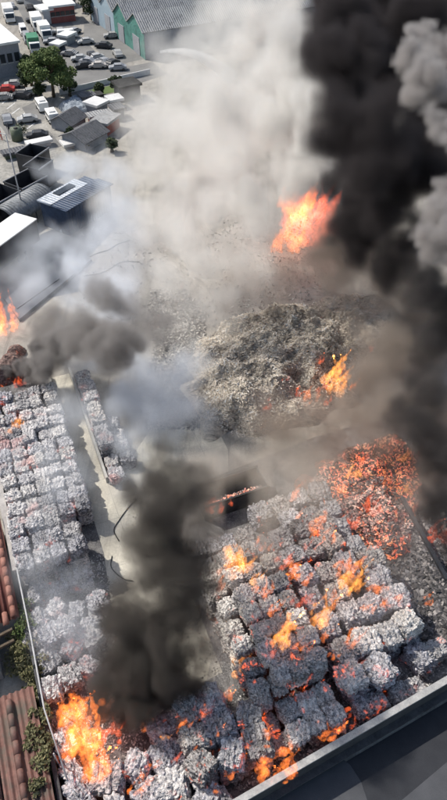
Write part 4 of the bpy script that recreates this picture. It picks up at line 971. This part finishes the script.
FL += [
 (262, 590, 13, 12, 'flame', 'orange flame on the left half of the tall block', 3.8, 5), (275, 612, 11, 12, 'flame', 'flame just above the left large yellow one', 3.8, 4), (268, 650, 10, 10, 'flame_red', 'red flame on the left edge of the tall block top', 3.6, 4),
 (300, 650, 12, 10, 'flame', 'flame under the two large yellow ones', 3.6, 4), (282, 560, 12, 10, 'flame_red', 'red flame at the upper right of the tall block', 3.6, 4), (262, 545, 12, 8, 'flame', 'flame near the top of the tall block', 3.6, 4),
 (330, 600, 12, 12, 'flame', 'flame between the dark gap and the bright yellow one', 2.5, 4), (366, 612, 10, 10, 'flame', 'flame right of the bright yellow one', 2.5, 4), (340, 570, 10, 10, 'flame', 'flame at the upper left of the wide block', 2.4, 4), (328, 548, 12, 16, 'flame', 'flame rising from the left corner of the ember heap', 1.8, 5),
 (372, 590, 10, 8, 'flame', 'flame on the upper right of the wide block', 2.4, 4), (362, 662, 12, 8, 'flame_red', 'red flame in the lower part of the wide block', 1.6, 4), (300, 700, 12, 8, 'flame_red', 'red flame under the front of the tall block', 1.2, 4), (256, 708, 12, 10, 'flame', 'flame at the front left foot of the tall block', 1.6, 4),
 (262, 742, 12, 14, 'flame', 'flame between the bottom heap and the tall block front', 1.5, 5), (228, 700, 12, 9, 'flame', 'flame on the bottom heap just left of the tall block', 2.0, 4), (205, 716, 12, 8, 'flame', 'flame at the upper edge of the bottom heap', 1.8, 4), (230, 772, 10, 10, 'flame', 'flame at the bottom of the heap left of the corner flame', 1, 4), (176, 760, 10, 10, 'flame_red', 'red flame in the left of the bottom heap', 1.2, 4), (156, 765, 12, 10, 'flame', 'flame between bottom edge and black smoke', 1.1, 4),
 (310, 396, 18, 14, 'flame', 'flame low on the right slope of the waste heap', 1.6, 4), (330, 402, 10, 8, 'flame_red', 'red flame at the foot of the right slope of the waste heap', 1.2, 4), (350, 388, 15, 14, 'flame', 'flame at the right foot of the waste heap', 1.2, 4), (322, 360, 9, 9, 'flame_red', 'red flame high on the right slope of the waste heap', 2.8, 4), (372, 348, 8, 7, 'flame_red', 'faint red flame at the right end of the waste heap', 1.8, 3), (286, 380, 8, 7, 'flame_red', 'faint red flame in the middle of the waste heap', 2.6, 3),
 (338, 490, 14, 12, 'flame', 'orange flame on the left flank of the ember heap', 1.2, 5), (372, 505, 14, 10, 'flame_red', 'red flame in the middle of the ember heap', 1.3, 5), (350, 520, 12, 10, 'flame_red', 'red flame at the front of the ember heap', 1.1, 4), (386, 480, 10, 8, 'flame', 'orange flame between the two right ember heap flames', 1.3, 4), (344, 455, 10, 8, 'flame_red', 'red flame at the back of the ember heap', 1.0, 4),
]
for i, (px, py, w_, h_, m_, lab, z, n) in enumerate(FL):
    q_ = 1.6 if (px > 200 and py > 490) else 1.1
    flame(px, py, w_*q_, h_*q_, m_, lab, z, n, seed=i+1)

# ------------------------------------------------------------------ smoke
SMK = {}
def smoke_mat(name, albedo, k_, aniso=.2):
    k = NB(name); k.t.nodes.remove(k.b); pv = k.n('ShaderNodeVolumePrincipled')
    pv.inputs['Color'].default_value = (*albedo, 1); pv.inputs['Density'].default_value = k_
    pv.inputs['Anisotropy'].default_value = aniso; k.l(pv.outputs[0], k.o.inputs['Volume']); return k.m
def smoke(name, puffs, albedo, dens, label, voxel=.45, warp=1.2, wscale=.12, erode=1.0, nscale=.3, sharp=2.5, sub=5, spread=.55, seed=1, billow=True, aniso=.2):
    """puffs: (px, py, z, radius px, weight); each grows a few smaller ones round it"""
    rnd = random.Random(seed); pts = []
    for (px, py, z, rp, w) in puffs:
        c = at(px, py, z); r = rp*dep(px, py, z)/F; pts.append((c, r, w))
        for _ in range(sub):
            d = Vector((rnd.gauss(0, 1), rnd.gauss(0, 1), rnd.gauss(0, .8))).normalized()
            rs = r*rnd.uniform(.35, .65); q = c+d*r*spread*rnd.uniform(.7, 1.25)
            if q.z-rs*.5 < -.5: q.z = rs*.4
            pts.append((q, rs, w*rnd.uniform(.6, 1.3)))
    me = bpy.data.meshes.new(name); me.from_pydata([tuple(p[0]) for p in pts], [], [])
    ar = me.attributes.new('rad', 'FLOAT', 'POINT'); aw = me.attributes.new('wt', 'FLOAT', 'POINT')
    for i, p in enumerate(pts): ar.data[i].value = p[1]; aw.data[i].value = p[2]
    mat = smoke_mat(name+' smoke', albedo, dens, aniso)
    o = link(name, me, mat); o['kind'] = 'stuff'; o['label'] = label
    lo = [min(p[0][a]-p[1]*1.25 for p in pts) for a in range(3)]; hi = [max(p[0][a]+p[1]*1.25 for p in pts) for a in range(3)]
    lo[2] = max(lo[2], -.2)
    g = bpy.data.node_groups.new(name, 'GeometryNodeTree')
    g.interface.new_socket('Geometry', in_out='INPUT', socket_type='NodeSocketGeometry'); g.interface.new_socket('Geometry', in_out='OUTPUT', socket_type='NodeSocketGeometry')
    N = g.nodes.new; Lk = g.links.new
    gi = N('NodeGroupInput'); go = N('NodeGroupOutput'); pos = N('GeometryNodeInputPosition')
    def noise_(vec, sc, det, ro, color=False):
        x = N('ShaderNodeTexNoise'); x.inputs['Scale'].default_value = sc; x.inputs['Detail'].default_value = det; x.inputs['Roughness'].default_value = ro
        Lk(vec, x.inputs['Vector']); return x.outputs['Color' if color else 'Fac']
    def vm(op, a, b, c=None):
        x = N('ShaderNodeVectorMath'); x.operation = op
        for i, v in enumerate((a, b, c)):
            if v is None: continue
            if hasattr(v, 'links'): Lk(v, x.inputs[i])
            else: x.inputs[i].default_value = v
        return x
    def mm(op, a, b=0.0, c=None, clamp=False):
        x = N('ShaderNodeMath'); x.operation = op; x.use_clamp = clamp
        for i, v in enumerate((a, b, c)):
            if v is None: continue
            if hasattr(v, 'links'): Lk(v, x.inputs[i])
            else: x.inputs[i].default_value = v
        return x.outputs[0]
    off = vm('ADD', pos.outputs[0], (seed*31.7, seed*11.3, seed*5.1)).outputs[0]
    n1 = noise_(off, wscale, 3, .6, True)
    wv = vm('SUBTRACT', n1, (.5, .5, .5)).outputs[0]
    q = vm('MULTIPLY_ADD', wv, (warp*4, warp*4, warp*4), pos.outputs[0]).outputs[0]
    sn = N('GeometryNodeSampleNearest'); sn.domain = 'POINT'; Lk(gi.outputs[0], sn.inputs['Geometry']); Lk(q, sn.inputs['Sample Position'])
    def samp(val, typ):
        x = N('GeometryNodeSampleIndex'); x.data_type = typ; x.domain = 'POINT'; Lk(gi.outputs[0], x.inputs['Geometry']); Lk(val, x.inputs['Value']); Lk(sn.outputs[0], x.inputs['Index']); return x.outputs[0]
    def attr(nm):
        x = N('GeometryNodeInputNamedAttribute'); x.data_type = 'FLOAT'; x.inputs['Name'].default_value = nm; return x.outputs[0]
    p2 = N('GeometryNodeInputPosition')
    c = samp(p2.outputs[0], 'FLOAT_VECTOR'); r_ = samp(attr('rad'), 'FLOAT'); w_ = samp(attr('wt'), 'FLOAT')
    dist = vm('DISTANCE', q, c).outputs['Value']
    base = mm('SUBTRACT', 1.0, mm('DIVIDE', dist, r_))
    n2 = noise_(off, nscale, 8, .68)
    if billow:
        b1 = mm('ABSOLUTE', mm('SUBTRACT', n2, .5)); nn = mm('MULTIPLY', b1, 3.2)
        nn = mm('ADD', nn, -.25)
    else: nn = mm('MULTIPLY', mm('SUBTRACT', n2, .5), 2.4)
    d_ = mm('ADD', base, mm('MULTIPLY', nn, erode))
    # keep the plume inside its own reach
    edge = mm('MULTIPLY', mm('ADD', base, .22), 5, None, True)
    d_ = mm('MULTIPLY', d_, sharp, None, True)
    d_ = mm('MULTIPLY', mm('MULTIPLY', d_, edge), w_)
    vc = N('GeometryNodeVolumeCube'); Lk(d_, vc.inputs['Density']); vc.inputs['Min'].default_value = lo; vc.inputs['Max'].default_value = hi
    for a, nm in enumerate('XYZ'): vc.inputs['Resolution '+nm].default_value = max(8, min(300, int((hi[a]-lo[a])/voxel)))
    sm = N('GeometryNodeSetMaterial'); sm.inputs['Material'].default_value = mat
    Lk(vc.outputs[0], sm.inputs['Geometry']); Lk(sm.outputs[0], go.inputs[0])
    md = o.modifiers.new('smoke', 'NODES'); md.node_group = g
    return o
WHITE, GREY, BROWN, BLACK = (.915, .90, .875), (.80, .79, .77), (.52, .46, .41), (.08, .072, .075)
smoke('white_smoke', [(150, 330, 3, 40, .22), (170, 290, 6, 48, .28), (200, 250, 9, 60, .4), (175, 190, 8, 62, .35), (160, 120, 6, 55, .22), (215, 140, 12, 65, .45), (252, 190, 13, 60, .7), (285, 110, 17, 50, 1.3), (290, 60, 20, 46, 1.1), (235, 60, 12, 60, .32), (185, 60, 6, 50, .16), (268, 20, 18, 42, .7), (302, 165, 15, 42, 1.2), (225, 15, 14, 44, .2), (125, 200, 3, 38, .25), (200, 300, 5, 50, .2), (245, 262, 7, 52, .3), (312, 90, 20, 26, 1.3), (255, 100, 16, 50, .8), (320, 140, 17, 22, 1.2)],
      WHITE, 1.0, 'white smoke billowing across the middle of the yard to the top of the picture', .42, 1.3, .13, 1.0, .2, 1.6, 6, .65, 1)
smoke('black_smoke', [(352, 212, 12, 28, 1), (325, 30, 22, 30, .35), (322, 75, 22, 26, .3), (352, 178, 16, 34, 1), (385, 160, 20, 50, 1), (360, 110, 24, 50, 1.2), (390, 60, 22, 60, 1.2), (352, 30, 24, 40, 1), (430, 120, 20, 50, 1), (430, 20, 22, 50, 1), (320, 10, 22, 26, .8), (390, 215, 16, 40, .8), (385, 0, 20, 50, 1), (415, 180, 18, 50, 1), (420, 235, 14, 42, .8), (440, 70, 18, 50, 1), (345, -20, 20, 50, 1), (460, 150, 18, 50, 1), (345, 60, 24, 40, 1), (350, 130, 20, 40, 1), (368, 222, 14, 32, .9), (365, 90, 18, 50, 1)],
      BLACK, 2.6, 'black smoke towering over the upper right', .5, 1.3, .14, .9, .24, 2.2, 6, .55, 2)
smoke('grey_billow', [(416, 60, 27, 19, 1), (432, 85, 27, 22, 1), (440, 115, 27, 16, 1), (422, 30, 27, 17, 1), (447, 50, 27, 25, 1), (445, 140, 27, 9, 1), (410, 45, 26, 12, .7), (436, 215, 24, 20, 1), (447, 240, 24, 24, 1), (447, 195, 24, 18, 1), (426, 240, 23, 14, 1)],
      (.50, .475, .465), 4.5, 'thick cauliflower billow of grey smoke at the right edge', .2, .45, .35, 1.0, .6, 3.5, 8, .75, 3)
smoke('brown_smoke', [(335, 250, 8, 42, 1.2), (318, 275, 5, 30, .9), (350, 290, 6, 36, .8), (375, 265, 8, 50, 1), (420, 310, 8, 50, 1.1), (392, 360, 6, 55, .9), (420, 420, 6, 50, 1.2), (330, 430, 3, 48, .7), (270, 430, 2, 44, .6), (240, 275, 5, 40, .35), (290, 272, 5, 44, .4), (435, 480, 5, 45, 1.3), (370, 430, 4, 48, .7), (350, 310, 5, 40, .25)],
      BROWN, .75, 'thin brown smoke drifting over the waste heap', .42, 1.2, .16, 1.0, .26, 1.7, 5, .6, 4, False)
smoke('dark_drift', [(425, 290, 13, 38, 1.1), (445, 310, 12, 36, 1.2), (400, 345, 6, 34, .5), (438, 340, 11, 36, 1), (430, 400, 9, 36, 1), (432, 450, 8, 38, 1.3), (440, 500, 7, 34, 1.4), (447, 540, 5, 24, 1), (405, 420, 8, 30, .6)],
      (.13, .12, .118), 1.5, 'dark brown smoke sinking along the right edge', .34, 1, .2, 1.0, .34, 2.0, 6, .6, 5)
smoke('grey_smoke', [(30, 370, 1.5, 14, 1.4), (45, 360, 3, 20, 1.2), (60, 340, 4, 28, 1), (85, 335, 6, 34, .8), (115, 350, 7, 32, .8), (125, 345, 8, 24, 1), (105, 305, 8, 24, .5), (150, 320, 8, 30, .4), (45, 330, 3, 22, .5)],
      (.40, .38, .37), 2.0, 'dark grey smoke rolling off the ember heap above the left bale field', .3, .9, .22, .9, .38, 2.6, 5, .6, 6)
smoke('dark_curls', [(10, 372, .8, 9, 1), (22, 366, 1.5, 10, 1), (34, 362, 2.2, 10, 1), (40, 350, 3, 11, 1), (48, 358, 3, 9, 1), (54, 346, 3.6, 10, .9), (46, 372, 2.2, 7, 1), (64, 352, 4, 10, .8), (30, 378, 1.6, 7, 1)],
      (.33, .31, .30), 5.0, 'tight dark curls of smoke leaving the small ember heap', .13, .35, .5, .9, 1.0, 4, 7, .7, 12)
smoke('black_plume', [(140, 695, 2, 42, 2.2), (115, 690, 1.5, 30, 2.0), (172, 690, 2, 36, 2.0), (150, 660, 4, 48, 1.6), (160, 620, 6, 50, 1.3), (165, 580, 8, 50, 1.1), (168, 540, 10, 48, .95), (168, 500, 12, 44, .8), (170, 472, 13, 34, .5), (160, 640, 5, 46, 1.2), (190, 600, 8, 36, .5), (190, 650, 5, 36, .6), (120, 650, 3, 36, .8), (130, 600, 7, 38, .5), (188, 550, 9, 36, .4)],
      (.155, .142, .13), 2.0, 'black smoke plume rising from the big flame in front of the pale yard', .24, .9, .26, .85, .36, 1.9, 7, .6, 7)
smoke('blue_haze', [(130, 400, 2, 56, .8), (155, 370, 3, 50, .8), (130, 450, 2, 44, .6), (100, 280, 3, 50, .5), (60, 250, 3, 40, .3), (30, 285, 3, 40, .35), (100, 178, 4, 34, .5), (62, 165, 3, 24, .5), (120, 230, 4, 44, .5), (175, 410, 3, 50, .6), (50, 490, 3, 44, .4), (80, 420, 2, 44, .35), (72, 265, 2, 18, 1.0), (105, 350, 3, 50, .5), (40, 560, 3, 44, .35), (70, 640, 3, 50, .4), (116, 200, 3, 24, .6)],
      (.90, .94, 1.0), .85, 'thin bluish white smoke drifting over the left side of the yard', .4, 1.6, .18, 1.1, .34, .9, 6, .75, 8, False)
smoke('tan_smoke', [(215, 480, 6, 44, .6), (260, 470, 5, 44, .5), (200, 520, 8, 40, .6), (210, 640, 5, 34, .6), (235, 560, 6, 30, .4), (120, 620, 6, 30, .4), (300, 470, 4, 44, .4), (268, 528, 6, 34, .4), (290, 498, 6, 36, .3), (235, 540, 6, 30, .4), (330, 490, 4, 30, .4)],
      (.80, .74, .66), .55, 'tan smoke spreading from the tall block over the pale yard', .5, 1, .18, .9, .26, 2, 5, .6, 9, False)
smoke('ember_smoke', [(320, 600, 5, 50, .5), (280, 540, 5, 44, .6), (380, 600, 4, 50, .4), (400, 520, 4, 50, .5), (330, 520, 4, 44, .4), (250, 620, 5, 34, .4)],
      (.70, .66, .64), .16, 'faint smoke hanging over the burning bales', .6, 1, .2, .8, .25, 1.5, 3, .6, 10, False)
